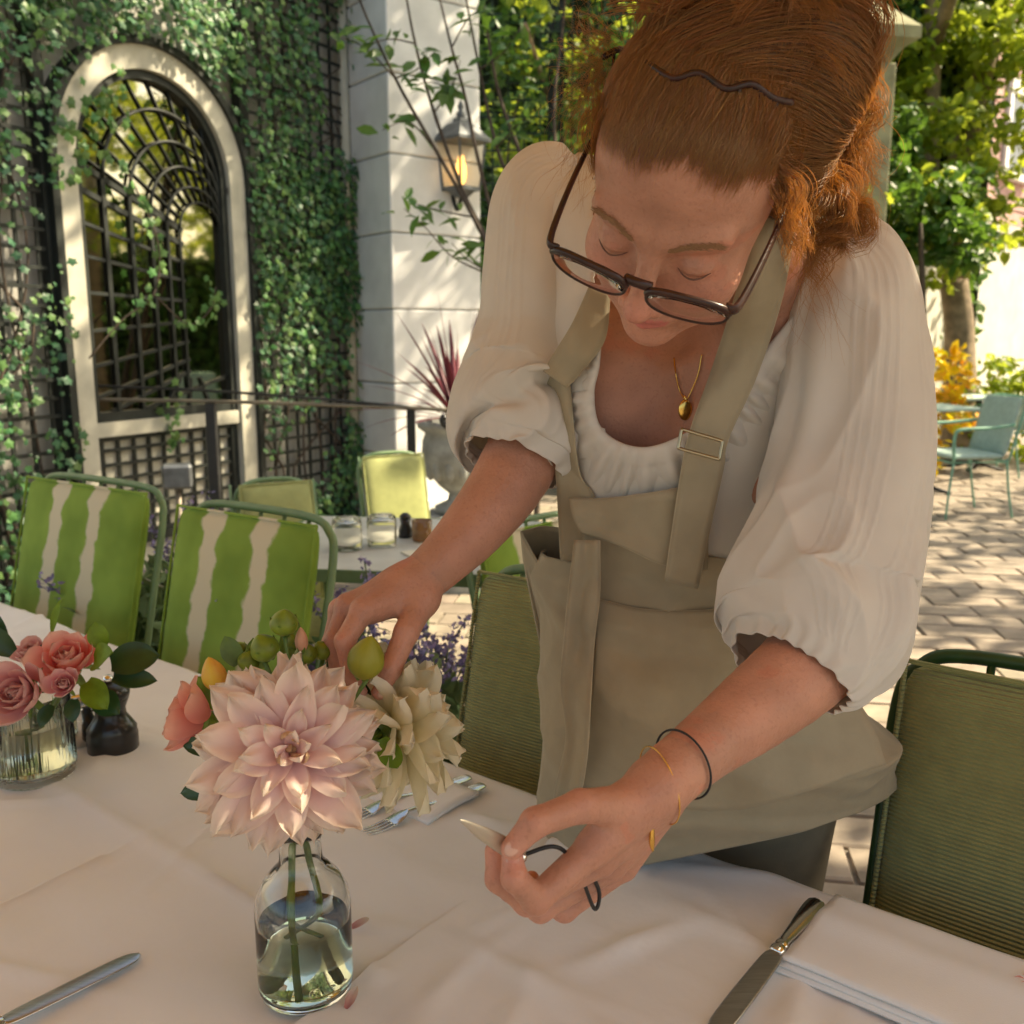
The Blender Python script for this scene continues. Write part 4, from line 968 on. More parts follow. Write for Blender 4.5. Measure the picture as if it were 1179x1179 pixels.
def add_petal(th, me, c, B, phi, elev, r0, sc, roll=0, mat=None, lift=0.0, name='petal'):
    """petal leaving the flower axis at angle phi, raised elev from the flower plane"""
    o = link(name, me, mat, th)
    m = B @ Matrix.Rotation(phi, 4, 'Z') @ Matrix.Translation((0, r0, lift)) @ Matrix.Rotation(elev, 4, 'X') @ Matrix.Rotation(roll, 4, 'Y') @ Matrix.Scale(sc, 4)
    loc, rz = FRAME[th.name]; o.matrix_local = Matrix.Translation(Vector(np.asarray(c) - loc)) @ m
    return o
def dahlia(name, label, c, nrm, Rf, cols, stem, seed, counts=((5, 1.05, .34), (7, .68, .54), (9, .42, .73), (12, .24, .89), (15, .08, .99), (16, -.06, 1.02), (14, -.22, 1.0)), fold=.9, base=None):
    g = np.random.default_rng(seed); th = thing(name, label, 'flower', tuple(base), 0, None)
    B = basis(nrm); vs_ = []
    for k in range(6):
        me, T_, U_ = petal_mesh('petal', Rf, Rf * .285, [.7, .45, .35, .55, .3, .6][k], [6, 5, 8, 5, 9, 6][k], [.15, -.18, -.05, -.25, .1, -.1][k], [.15, -.1, .05, -.2, .2, 0][k], 10, 9, [.07, .10, .06, .11, .08, .09][k], seed + k, .28)
        paint(me, T_, U_, cols[0], cols[1], cols[2], cols[3]); me.materials.append(m_pet); vs_.append(me)
    me, T_, U_ = petal_mesh('petal', Rf * .45, Rf * .15, 1.9, 5, 1.1, 0, 9, 9, .03, seed + 9); paint(me, T_, U_, cols[4], cols[5], cols[5]); me.materials.append(m_pet); inn = me
    ph = 0
    for ri, (n, el, sc) in enumerate(counts):
        for i in range(n):
            phi = 2 * math.pi * (i + .5 * (ri % 2)) / n + g.normal() * .10 + ri * .21
            add_petal(th, vs_[int(g.integers(6))], c, B, phi, el + g.normal() * .12, Rf * .02, sc * g.uniform(.88, 1.10), g.normal() * .30, None, Rf * (.17 - .045 * ri))
    for i in range(9):
        add_petal(th, inn, c, B, 2.4 * i, 1.42 - .06 * i + g.normal() * .06, Rf * (.02 + .016 * i), (.38 + .05 * i) * g.uniform(.9, 1.1), g.normal() * .3, None, Rf * .13)
    part('flower_core', ell(np.asarray(c) - np.asarray(basis(nrm).to_3x3() @ Vector((0, 0, 1))) * Rf * .06, (Rf * .13,) * 3, 12, 8), m_calyx, th)
    if stem is not None: part('stem', tube(stem, [.0032] * len(stem), 9, 30), m_green, th)
    return th, B
mouth = bc + np.array([0, 0, .158]); bot = bc + np.array([0, 0, .0075])
dc = P(334, 866, .785); toc = (CAMP - dc); toc /= np.linalg.norm(toc)
dn = toc + np.array([.06, 0, .02])
PK = ((.80, .42, .43), (.88, .62, .60), (.90, .78, .66), (.90, .80, .68), (.45, .22, .07), (.70, .48, .28))
s1 = [dc - dn * .018, dc - dn * .05 + np.array([0, 0, -.03]), mouth + np.array([-.005, -.006, .01]), bc + np.array([-.008, -.012, .07]), bc + np.array([.000, -.026, .0095])]
dahlia('dahlia', 'large pale pink dahlia facing the camera in the glass bottle', dc, dn, .080, PK, s1, 41, base=bc + [0, 0, .0095])
d2 = P(452, 838, .905)
CRM = ((.74, .66, .26), (.87, .79, .54), (.90, .84, .66), (.90, .84, .68), (.5, .35, .1), (.7, .5, .3))
n2 = np.array([.62, .70, .05])
s2 = [d2 - n2 * .004, d2 - n2 * .05 + np.array([0, 0, -.02]), mouth + np.array([.006, .004, .0]), bc + np.array([.012, .012, .07]), bc + np.array([-.022, .016, .0105])]
th2, B2 = dahlia('dahlia', 'cream dahlia turned away behind the pink one', d2, n2, .078, CRM, s2, 57, counts=((8, .9, .6), (11, .5, .85), (14, .15, .98), (14, -.12, 1.0), (12, -.42, .95), (9, -.75, .8)), base=bc + [0, 0, .0105])
for k in range(9):
    me, T_, U_ = petal_mesh('calyx_leaf', .022, .006, .5, 4, -.6, 0, 6, 5) if k == 0 else (me, T_, U_)
    add_petal(th2, me, d2 - n2 * .012, B2, 2 * math.pi * k / 9, -.9, .003, 1.2, 0, m_calyx, -.004, 'sepal')

def rose(name, label, c, nrm, Rr, cols, seed, base, group=None, stem=None, open_=1.0, n=22):
    g = np.random.default_rng(seed); th = thing(name, label, 'flower', tuple(base), 0, group); B = basis(nrm); ms = []
    for k in range(3):
        me, T_, U_ = petal_mesh('petal', Rr * 1.05, Rr * .66, 1.25, 9, [.55, .35, .7][k], 0, 9, 9, .03, seed + k, .45); paint(me, T_, U_, *cols); me.materials.append(m_pet); ms.append(me)
    for i in range(n):
        f = i / (n - 1); el = 1.50 - .95 * open_ * f ** 1.4; sc = .42 + .58 * f ** .8
        add_petal(th, ms[i % 3], c, B, 2.4 * i + g.normal() * .12, el + g.normal() * .05, Rr * (.03 + .30 * f ** 1.1), sc * g.uniform(.94, 1.05), g.normal() * .08, None, -Rr * (.30 - .02 * f) - Rr * .28 * f ** 2)
    Bm = np.array(B.to_3x3()); part('hip', ell(np.asarray(c) - Bm[:, 2] * Rr * .55, (Rr * .24,) * 3, 10, 8), m_calyx, th)
    for k in range(5):
        me, T_, U_ = petal_mesh('sepal', Rr * .7, Rr * .13, .4, 4, -.7, 0, 6, 5)
        add_petal(th, me, np.asarray(c) - Bm[:, 2] * Rr * .5, B, 2 * math.pi * k / 5, -.3, Rr * .1, 1, 0, m_calyx, 0, 'sepal')
    if stem is not None: part('stem', tube(stem, .0028, 7, 20), m_green, th)
    return th
SAL = ((.80, .24, .20), (.84, .32, .27), (.86, .50, .38))
ro = P(214, 822, .86)
rose('rose', 'salmon rose facing left beside the pink dahlia', ro, (-.80, -.10, .32), .040, SAL, 61, bc + [0, 0, .012], None, [ro + [.02, 0, -.01], ro + [.07, .02, -.03], mouth + [-.008, .006, 0], bc + [-.014, .008, .06], bc + [.014, .016, .012]], 1.25, 20)
def bud(name, label, c, nrm, r_, L_, mat, base, ribs=0, seed=1, stem=None):
    th = thing(name, label, 'bud', tuple(base)); B = np.array(basis(nrm).to_3x3())
    t = np.linspace(0, 1, 14); pr = np.stack([r_ * np.sin(np.pi * t ** .85) ** .75 * (1 - .12 * t), L_ * t], 1); V, Fc = lathe(pr, 30)
    if ribs: a = np.arctan2(V[:, 1], V[:, 0]); k = 1 + .07 * np.abs(np.sin(a * ribs)); V[:, 0] *= k; V[:, 1] *= k
    part('bud_body', (V @ B.T + np.asarray(c) - B[:, 2] * L_ / 2, Fc), mat, th)
    for k in range(5):
        me, T_, U_ = petal_mesh('sepal', r_ * 1.5, r_ * .45, .9, 4, .5, 0, 6, 5, 0, k)
        o = link('sepal', me, m_calyx, th); m4 = Matrix.Identity(4)
        for i in range(3):
            for j in range(3): m4[i][j] = B[i, j]
        o.matrix_local = Matrix.Translation(Vector(np.asarray(c) - B[:, 2] * L_ * .5 - np.asarray(base))) @ m4 @ Matrix.Rotation(2 * math.pi * k / 5, 4, 'Z') @ Matrix.Translation((0, r_ * .35, 0)) @ Matrix.Rotation(.9, 4, 'X')
    if stem is not None: part('stem', tube(stem, .0022, 6, 14), m_green, th)
    return th
m_budg = M('green_bud', (.17, .23, .02), .45, var=.3, vscale=60)
m_budy = M('yellow_green_bud', (.33, .30, .03), .5, col2=(.17, .20, .02), vscale=45, stretch=(1, 1, .3))
hub = mouth + np.array([.0, .012, .02])
for i, (px, py, d, r_) in enumerate(((327, 716, .86, .0135), (304, 745, .86, .0140), (287, 760, .87, .011), (352, 752, .88, .011), (371, 748, .89, .010), (275, 748, .88, .009), (338, 738, .90, .008))):
    lab = ['topmost round green bud above the pink dahlia', 'round green bud just below the topmost bud', 'leftmost of the low green buds over the dahlia', 'green bud behind the dahlia beside the fingers', 'green bud touching the fingertips', 'tiny green bud at the far left of the cluster', 'small green bud in the middle of the cluster'][i]
    c = P(px, py, d); bud('flower_bud', lab, c, (rng.normal() * .3, -.3, 1), r_, r_ * 2.0, m_budg, c + [0, 0, -.12], 0, i, [c + [0, 0, -r_], c * .6 + hub * .4 + [0, 0, .01], hub])
c = P(422, 757, .845); bud('dahlia_bud', 'yellow-green dahlia bud held under the thumb', c, (.25, -.1, 1), .0165, .043, m_budy, c + [0, 0, -.12], 9, 3, [c + [0, 0, -.02], c * .5 + hub * .5, hub])
c = P(347, 737, .87); bud('pink_bud', 'thin peach bud standing between the green buds', c, (0, -.1, 1), .006, .026, M('peach_bud', (.60, .30, .18), .5, var=.2, vscale=50), c + [0, 0, -.1], 4, 4, [c + [0, 0, -.012], hub])
c = P(246, 776, .85); bud('orange_bud', 'small orange and yellow half-open bud left of the dahlia', c, (-.2, -.1, 1), .011, .034, M('orange_bud', (.66, .25, .06), .5, col2=(.65, .45, .05), vscale=50), c + [0, 0, -.1], 5, 5, [c + [0, 0, -.016], c * .5 + hub * .5 + [0, 0, .01], hub])
def leaf_obj(name, c, d, up, L_, w_, mat, th, seed=0, cup=.5, curl=-.5):
    me, T_, U_ = petal_mesh(name, L_, w_, cup, 4, curl, 0, 10, 7, .015, seed); o = link(name, me, mat, th)
    d = np.array(d, float); d /= np.linalg.norm(d); z = np.array(up, float); z -= (z @ d) * d; z /= np.linalg.norm(z); x = np.cross(d, z); m4 = Matrix.Identity(4)
    for i in range(3): m4[i][0], m4[i][1], m4[i][2] = x[i], d[i], z[i]
    o.matrix_local = Matrix.Translation(Vector(np.asarray(c) - FRAME[th.name][0])) @ m4
    return o
fs = thing('foliage_sprig', 'dark green leaf sprig among the dahlia stems', 'leaves', tuple(mouth))
part('stem', tube([mouth, P(300, 860, .86), P(262, 900, .85)], .002, 6, 14), m_green, fs)
for px, py, d, dx, dz, L_, w_, mt in ((255, 905, .85, -1, -.15, .042, .012, m_dleaf), (262, 862, .85, -1, .15, .045, .012, m_dleaf), (275, 765, .87, -.4, .9, .03, .013, m_green), (330, 755, .9, .3, .9, .035, .014, m_calyx), (380, 770, .9, .5, .8, .035, .012, m_dleaf), (300, 770, .87, -.2, .9, .03, .013, m_calyx), (400, 800, .9, .8, .4, .04, .012, m_dleaf), (262, 815, .86, -.5, .6, .04, .016, m_lleaf), (440, 850, .86, .3, -.6, .035, .014, m_lleaf)):
    leaf_obj('leaf', P(px, py, d), (dx, -.1, dz), (0, -1, .4), L_, w_, mt, fs, int(px))
for i, (px, py, lab) in enumerate(((413, 1070, 'fallen cream petal right of the bottle'), (408, 1163, 'fallen pink petal at the bottle base'))):
    me, T_, U_ = petal_mesh('fallen_petal', .022, .007, 1.2, 4, .8, .5, 9, 7, .06, i); paint(me, T_, U_, (.5, .2, .2), (.66, .42, .36), (.74, .62, .48)); me.materials.append(m_pet)
    o = link('fallen_petal', me, None); g_ = G(px, py, ZT + .002); o.location = (g_[0] - .008, g_[1], ZT + .0035); o.rotation_euler = (.15, .5, -1.2 + i); tag(o, lab, 'petal', 'fallen petals')

# ---- ribbed tumbler with roses, pepper mill, creamer
m_rib = M('ribbed_clear_glass', (.93, .92, .88), .03, trans=1, ior=1.47)
tc_ = G(42, 893, ZT); tc_[2] = ZT + .001
tu = thing('ribbed_tumbler', 'ribbed glass tumbler of roses at the left edge', 'glass', tuple(tc_))
RT_ = .051; pr = [(.0, 0), (RT_ - .004, 0), (RT_ - .001, .004), (RT_, .012), (RT_ + .0005, .115), (RT_ - .0005, .118), (RT_ - .0022, .118), (RT_ - .003, .113), (RT_ - .003, .016), (RT_ - .008, .010), (.0, .010)]
V, Fc = lathe(pr, 144); a = np.arctan2(V[:, 1], V[:, 0]); rr = np.hypot(V[:, 0], V[:, 1]); ribs = (V[:, 2] > .003) & (V[:, 2] < .110) & (rr > RT_ - .0015); k = 1 + ribs * .045 * np.abs(np.sin(a * 17)); V[:, 0] *= k; V[:, 1] *= k
part('glass', (V, Fc), m_rib, tu, True, True)
part('water', lathe([(.0, .0102), (RT_ - .009, .0104), (RT_ - .0028, .017), (RT_ - .0028, .078), (.0, .078)], 48), m_water, tu, True, True)
PKR = ((.66, .20, .22), (.76, .36, .35), (.82, .52, .46)); COR = ((.85, .15, .14), (.90, .30, .26), (.92, .60, .48)); PIN = ((.74, .18, .26), (.82, .38, .40), (.86, .58, .52))
def tstem(c): return [np.asarray(c), tc_ + np.array([(c[0] - tc_[0]) * .5, (c[1] - tc_[1]) * .5, .11]), tc_ + np.array([(tc_[0] - c[0]) * .35, (tc_[1] - c[1]) * .3, .014])]
for px, py, d, r_, n_, cl, lab, sd in ((20, 797, 1.17, .050, (-.1, -.85, .35), PKR, 'dusty pink rose at the left edge in the tumbler', 71), (78, 757, 1.22, .049, (.1, -.55, .75), COR, 'bright coral rose at the top of the tumbler bouquet', 72), (73, 787, 1.165, .024, (.15, -.85, .5), PIN, 'small pink rosebud between the two larger roses', 73), (36, 750, 1.27, .030, (-.1, -.4, .8), PKR, 'half-hidden peach rose at the back of the tumbler bouquet', 74)):
    c = P(px, py, d); rose('rose', lab, c, n_, r_, cl, sd, tc_ + [0, 0, .014], 'roses in the tumbler', tstem(c - np.array(n_) * r_ * .5), 1.0, 20)
tf_ = thing('rose_foliage', 'mixed green leaves among the tumbler roses', 'leaves', tuple(tc_ + [0, 0, .1]))
for px, py, d, dv, L_, w_, mt in ((108, 762, 1.22, (.3, -.4, .3), .055, .024, m_lleaf), (100, 785, 1.20, (.5, -.5, -.3), .05, .022, m_lleaf), (118, 745, 1.23, (-.2, -.2, 1), .035, .018, m_lleaf), (128, 765, 1.24, (1, .1, .28), .062, .030, m_dleaf), (130, 780, 1.24, (1, -.1, .02), .058, .018, m_dleaf), (112, 800, 1.21, (.6, -.5, -.2), .045, .022, m_dleaf), (15, 752, 1.22, (-.4, -.2, .5), .06, .02, m_dleaf), (60, 728, 1.26, (.25, -.1, 1), .05, .007, m_lleaf), (85, 805, 1.19, (.1, -.6, -.6), .03, .014, m_dleaf), (60, 812, 1.19, (-.3, -.5, -.5), .03, .013, m_dleaf), (5, 745, 1.23, (-.2, -.2, 1), .05, .016, m_dleaf), (48, 770, 1.24, (.1, -.3, 1), .035, .016, m_dleaf)):
    leaf_obj('leaf', P(px, py, d), dv, (0, -.8, .6), L_, w_, mt, tf_, int(px + py))
m_mill = M('black_lacquered_wood', (.012, .011, .011), .32, var=.2, vscale=30, coat=.3)
mc = G(131, 864, ZT); mc[2] = ZT
ml = thing('pepper_mill', 'black turned wooden pepper mill behind the rose tumbler', 'pepper mill', tuple(mc))
part('body', lathe([(.0, 0), (.033, .001), (.0355, .005), (.0355, .026), (.034, .031), (.0345, .036), (.028, .046), (.0215, .056), (.021, .066), (.0255, .078), (.027, .082), (.0, .082)], 36), m_mill, ml, True, True)
part('cap', lathe([(.0, .0822), (.027, .0824), (.0285, .090), (.024, .098), (.012, .103), (.0, .104)], 36), m_mill, ml, True, True)
part('knob', lathe([(.0, .103), (.006, .104), (.008, .110), (.005, .115), (.0, .116)], 16), m_steel, ml, True, True)
cc = G(92, 856, ZT); cc[2] = ZT
cm = thing('steel_creamer', 'small polished steel cup with handle between tumbler and pepper mill', 'creamer', tuple(cc))
part('cup', lathe([(.0, 0), (.024, .0), (.029, .004), (.033, .02), (.031, .045), (.027, .06), (.029, .066), (.027, .066), (.025, .06), (.029, .045), (.030, .02), (.0, .006)], 32), m_steel, cm, True, True)
part('handle', tube([(.029, -.004, .055), (.047, -.01, .052), (.052, -.012, .034), (.044, -.010, .016), (.031, -.004, .014)], .003, 8, 20), m_steel, cm, True, True)
c = G(1184, 1166, ZT) + np.array([0, 0, .018])
rose('rose', 'coral rose lying on the napkin at the lower right corner', c, (-.3, -.4, .8), .024, COR, 77, c * [1, 1, 0] + [0, 0, .776], None, None, 1.1, 14)

# ---- small cafe table behind with glasses
m_top = M('grey_stone_tabletop', (.55, .55, .50), .35, var=.08, vscale=12)
ctc = G(500, 626, .735); ct = thing('cafe_table', 'small grey-topped cafe table behind the outstretched forearm', 'table', (ctc[0], ctc[1], 0), R(-8))
part('tabletop', box(0, 0, .728, 1.0, .72, .022, bev=.004), m_top, ct, False, True)
part('edge_band', join(box(0, -.363, .722, 1.02, .006, .034), box(0, .363, .722, 1.02, .006, .034), box(-.507, 0, .722, .008, .72, .034), box(.507, 0, .722, .008, .72, .034)), m_sage, ct, False, True)
for sx in (-1, 1):
    for sy in (-1, 1): part('leg', tube([(sx * .44, sy * .30, .717), (sx * .45, sy * .31, 0)], .016, 8), m_sage, ct, True, True)
def up_glass(label, px, py):
    c = G(px, py, .741); c[2] = .7405; th = thing('water_glass', label, 'glass', tuple(c), 0, 'upturned water glasses on the cafe table')
    part('glass', lathe([(.040, 0), (.042, .004), (.044, .03), (.043, .07), (.040, .088), (.030, .094), (.0, .095), (.0, .084), (.028, .083), (.038, .078), (.0405, .068), (.0415, .03), (.0395, .004), (.040, 0)], 36), m_rib, th, True, True)
up_glass('left one of the two upturned water glasses on the cafe table', 400, 632)
up_glass('right one of the two upturned water glasses on the cafe table', 440, 628)
c = G(467, 618, .741); c[2] = .7405; th = thing('pepper_mill', 'small black pepper mill on the cafe table', 'pepper mill', tuple(c))
part('body', lathe([(.0, 0), (.022, .001), (.022, .02), (.014, .04), (.017, .055), (.0, .056)], 24), m_mill, th, True, True); part('cap', lathe([(.0, .0562), (.017, .0564), (.018, .066), (.008, .074), (.0, .075)], 20), m_mill, th, True, True)
c = G(486, 622, .741); c[2] = .7405; th = thing('amber_candle_glass', 'amber candle glass beside the black mill on the cafe table', 'candle', tuple(c))
part('holder', lathe([(.0, 0), (.028, .001), (.030, .01), (.030, .062), (.0285, .062), (.0285, .006), (.0, .005)], 28), M('amber_glass', (.85, .50, .22), .06, trans=.8, ior=1.45), th, True, True)
part('candle', lathe([(.0, .006), (.026, .006), (.026, .04), (.0, .041)], 20), M('ivory_wax', (.75, .68, .5), .5), th, True, True)
c = G(495, 640, .741); 
single('menu_card', box(c[0], c[1], .7425, .11, .16, .003, .5), M('cream_card', (.70, .66, .52), .7, var=.05), 'cream card lying flat on the cafe table', 'card', smooth=False)

# ---- black planter with lavender
m_plant = M('black_planter', (.015, .015, .015), .6, var=.2)
m_lav = M('lavender_floret', (.24, .20, .38), .6, island=.35, hue=.03, transl=.2)
m_lavleaf = M('lavender_leaf', (.15, .23, .10), .6, island=.4, hue=.02, transl=.25)
def lavender(label, px, py, d, n, hgt, seed, group='lavender clumps behind the chairs', zb=.48):
    g = np.random.default_rng(seed); c = P(px, py, d); c = np.array([c[0], c[1], zb]); th = thing('lavender', label, 'plant', tuple(c), 0, group)
    for k in range(n):
        b = g.normal(size=2) * .05; tp_ = np.array([b[0] * 2.2 + g.normal() * .03, b[1] * 2.2, hgt * g.uniform(.72, 1.05)])
        st_ = [np.array([b[0], b[1], 0]), np.array([b[0] * 1.3, b[1] * 1.3, tp_[2] * .55]), tp_]
        part('stem', tube(st_, .0018, 5, 8), m_lavleaf, th, True, True)
        q = cr(st_, 40)[25:]; q = np.repeat(q, 4, 0); q = q + g.normal(size=q.shape) * .0075
        part('flower_spike', scatter(OVAL[0], OVAL[1], q, rand_rot(len(q), np.array([0, 0, .6]), .9), g.uniform(.010, .019, len(q))), m_lav, th, False, True)
    q = np.stack([g.normal(size=260) * .07, g.normal(size=260) * .07, g.uniform(0, hgt * .55, 260)], 1)
    o = part('foliage', scatter(LANCE[0], LANCE[1], q, rand_rot(260, np.array([0, 0, .3]), 1), g.uniform(.04, .08, 260)), m_lavleaf, th, False, True); o['kind'] = 'stuff'
def planter(label, px, py, d, rz, L_):
    c = P(px, py, d); c = (c[0], c[1], 0); th = thing('planter_box', label, 'planter', c, rz, 'black planters')
    for sy in (-1, 1): part('side_panel', box(0, sy * .14, .235, L_, .02, .47, bev=.003), m_plant, th, False, True)
    for sx in (-1, 1): part('end_panel', box(sx * (L_ / 2 - .01), 0, .235, .02, .258, .47, bev=.003), m_plant, th, False, True)
    part('soil', box(0, 0, .22, L_ - .045, .256, .42), M('potting_soil', (.03, .022, .016), .95, var=.4, vscale=40) if 'potting_soil' not in bpy.data.materials else bpy.data.materials['potting_soil'], th, False, True)
planter('long black planter box behind the striped chairs', 190, 690, 2.62, R(-35), .9)
lavender('tall lavender clump between the two striped chairs', 186, 640, 2.62, 13, .42, 81)
lavender('low lavender clump at the left chair edge', 165, 700, 2.5, 8, .34, 86)
planter('short black planter box under the cafe table edge', 440, 720, 2.02, R(-35), .62)
lavender('lavender clump right of the striped chair', 398, 700, 2.05, 12, .36, 82)
lavender('lavender clump beside the fingers', 450, 740, 2.0, 9, .28, 83)
lavender('lavender clump beside the plain olive chair', 492, 742, 1.95, 12, .26, 84)

# ---- far right cafe group
c1 = G(1108, 596, 0)
make_chair('pale aqua metal armchair facing left at the far right table', (c1[0], c1[1] + .1, 0), R(-82), m_aquaseat, m_aqua, 'aqua chairs in the far garden', True, h=.90)
c2 = G(1172, 556, 0)
make_chair('sunlit aqua metal armchair behind the far right tables', (c2[0] + .15, c2[1] + .55, 0), R(-150), m_aquaseat, m_aqua, 'aqua chairs in the far garden', True, h=.95)
def cafe(label, px, py, w_):
    c = G(px, py, .74); th = thing('garden_table', label, 'table', (c[0], c[1], 0), R(12), 'tables in the far garden')
    part('tabletop', box(0, 0, .73, w_, .62, .022, bev=.004), m_aquaseat, th, False, True)
    part('pedestal', tube([(0, 0, .0), (0, 0, .718)], .03, 10), m_iron, th, True, True)
    for k in range(4): part('foot', tube([(0, 0, .09), (.28 * math.cos(R(45 + 90 * k)), .28 * math.sin(R(45 + 90 * k)), .015)], .016, 8), m_iron, th, True, True)
cafe('nearer of the two far right garden tables, beside the aqua chair', 1062, 468, .8)
cafe('farther of the two far right garden tables, behind the aqua chair', 1128, 456, .8)
# ================================================================ THE WOMAN
from mathutils.bvhtree import BVHTree
m_skin = M('skin', (.5, .3, .2), .48, attr='tint', var=.11, vscale=34, bump=.5, bscale=260, sss=.12, spec=.45)
def freckle(m):
    t = m.node_tree; L = t.links.new; b = next(n for n in t.nodes if n.type == 'BSDF_PRINCIPLED'); src = b.inputs['Base Color'].links[0].from_socket
    tc = t.nodes.new('ShaderNodeTexCoord'); mask = None
    for sc_, lo, hi, f in ((330, .60, .68, .17), (150, .62, .72, .10)):
        nz = t.nodes.new('ShaderNodeTexNoise'); nz.inputs['Scale'].default_value = sc_; nz.inputs['Detail'].default_value = 1; L(tc.outputs['Object'], nz.inputs['Vector'])
        mr = t.nodes.new('ShaderNodeMapRange'); mr.inputs[1].default_value = lo; mr.inputs[2].default_value = hi; mr.inputs[4].default_value = f; L(nz.outputs[0], mr.inputs[0])
        mx = t.nodes.new('ShaderNodeMix'); mx.data_type = 'RGBA'; mx.inputs[7].default_value = (.24, .085, .045, 1); L(mr.outputs[0], mx.inputs[0]); L(src, mx.inputs[6]); src = mx.outputs[2]
    L(src, b.inputs['Base Color'])
freckle(m_skin)
m_blouse = M('white_cotton_blouse', (.78, .745, .69), .8, var=.03, vscale=30, bump=.30, bscale=24, transl=.32, tcol=(.72, .60, .48), sheen=.1)
m_apron = M('khaki_canvas_apron', (.33, .275, .185), .85, var=.05, vscale=35, bump=.45, bscale=60, sheen=.1)
m_seam = M('khaki_seam', (.40, .335, .23), .85, var=.1, vscale=60)
m_trous = M('dark_khaki_trousers', (.14, .12, .085), .85, var=.12, vscale=25, bump=.2, bscale=500)
m_hair = M('auburn_hair', (.24, .140, .064), .38, island=.40, hue=.018, spec=.5, transl=.45, tcol=(1.0, .58, .18))
m_scalp = M('auburn_hair_mass', (.15, .088, .042), .6, var=.35, vscale=60, stretch=(3, .6, .6), bump=.5, bscale=90)
m_gold = M('gold', (.80, .50, .14), .22, metal=1, var=.1, vscale=60)
m_frame = M('tortoise_frame', (.012, .010, .011), .3, col2=(.05, .014, .008), vscale=40)
m_lens = M('spectacle_lens', (.93, .94, .96), .02, trans=1, ior=1.12)
fc = P(830, 1000, 1.22); fc = np.array([fc[0], fc[1] + .05, 0])
wm_ = thing('person', 'red-haired woman in white blouse and khaki apron bending over the flowers', 'person', tuple(fc))

# ---- head frame (fitted to the photograph)
def pose(ph_, ps_, pt_):
    X_ = np.array([math.cos(ps_), -math.sin(ps_) * math.sin(pt_), math.sin(ps_) * math.cos(pt_)]); Y_ = np.array([-math.sin(ps_), -math.cos(ps_) * math.sin(pt_), math.cos(ps_) * math.cos(pt_)]); Z_ = np.array([0, math.cos(pt_), math.sin(pt_)])
    r_ = np.array([[math.cos(ph_), math.sin(ph_), 0], [-math.sin(ph_), math.cos(ph_), 0], [0, 0, 1]]); return CW @ np.stack([r_ @ X_, r_ @ Y_, r_ @ Z_], 1)
CW = np.stack([RT, UP, -FW], 1)
HM = pose(R(-7), R(31), R(63))           # columns: her left, forward, up (world)
HO = CAMP + CW @ np.array([.143, .265, -.760])
def H(x, y, z): return HO + HM @ np.array([x, y, z])
def HA(A): return HO + np.asarray(A) @ HM.T
def head_sdf(p):
    q = (p - HO) @ HM; q = np.stack([np.abs(q[..., 0]), q[..., 1], q[..., 2]], -1)
    d = s_ell(q, (0, -.015, .03), (.073, .092, .083))
    d = smin(d, s_ell(q, (0, .030, .040), (.061, .052, .058)), .03)
    d = smin(d, s_ell(q, (0, .034, -.028), (.060, .054, .066)), .03)
    d = smin(d, s_ell(q, (.012, .036, -.068), (.042, .046, .040)), .03)
    d = smin(d, s_ell(q, (0, .076, -.099), (.020, .016, .015)), .022)
    d = smin(d, s_ell(q, (.040, .063, -.030), (.022, .020, .022)), .02)
    d = smin(d, s_cap(q, (.010, .086, .021), (.047, .073, .024), .0085, .008), .014)
    d = smax(d, -s_ell(q, (.033, .099, .003), (.020, .015, .0115)), .012)
    d = smin(d, s_ell(q, (.032, .0765, .000), (.0152, .0135, .0125)), .005)
    d = smin(d, s_cap(q, (0, .086, .012), (0, .110, -.028), .0078, .0095), .010)
    d = smin(d, s_ell(q, (0, .1135, -.033), (.0108, .0108, .0095)), .007)
    d = smin(d, s_ell(q, (.0120, .1015, -.0375), (.0075, .010, .0075)), .005)
    d = smax(d, -s_ell(q, (.0058, .110, -.0425), (.0032, .0045, .004)), .003)
    d = smin(d, s_cap(q, (0, .0975, -.0605), (.019, .0880, -.0655), .0048, .003), .006)
    d = smin(d, s_cap(q, (0, .0955, -.0735), (.014, .0885, -.0715), .0060, .004), .006)
    d = smax(d, -s_cap(q, (0, .1035, -.0670), (.0225, .0905, -.0675), .0012, .0012), .003)
    d = smax(d, -s_cap(q, (0, .108, -.083), (.010, .104, -.083), .010, .008), .012)
    e = s_ell(q, (.0785, -.010, -.002), (.007, .019, .030)); e = smax(e, -s_ell(q, (.087, -.006, .002), (.006, .011, .019)), .004)
    return smin(d, e, .006)
NB = P(876, 345, .955)
def s_chain(p, pts, rad, k=.02):
    d = None
    for i in range(len(pts) - 1):
        c = s_cap(p, pts[i], pts[i + 1], rad[i], rad[i + 1]); d = c if d is None else smin(d, c, k)
    return d
JL, JR = P(648, 268, 1.05), P(985, 372, .945)
def neck_sdf(p):
    d = s_cap(p, H(0, -.035, -.045), NB, .052, .056)
    return d
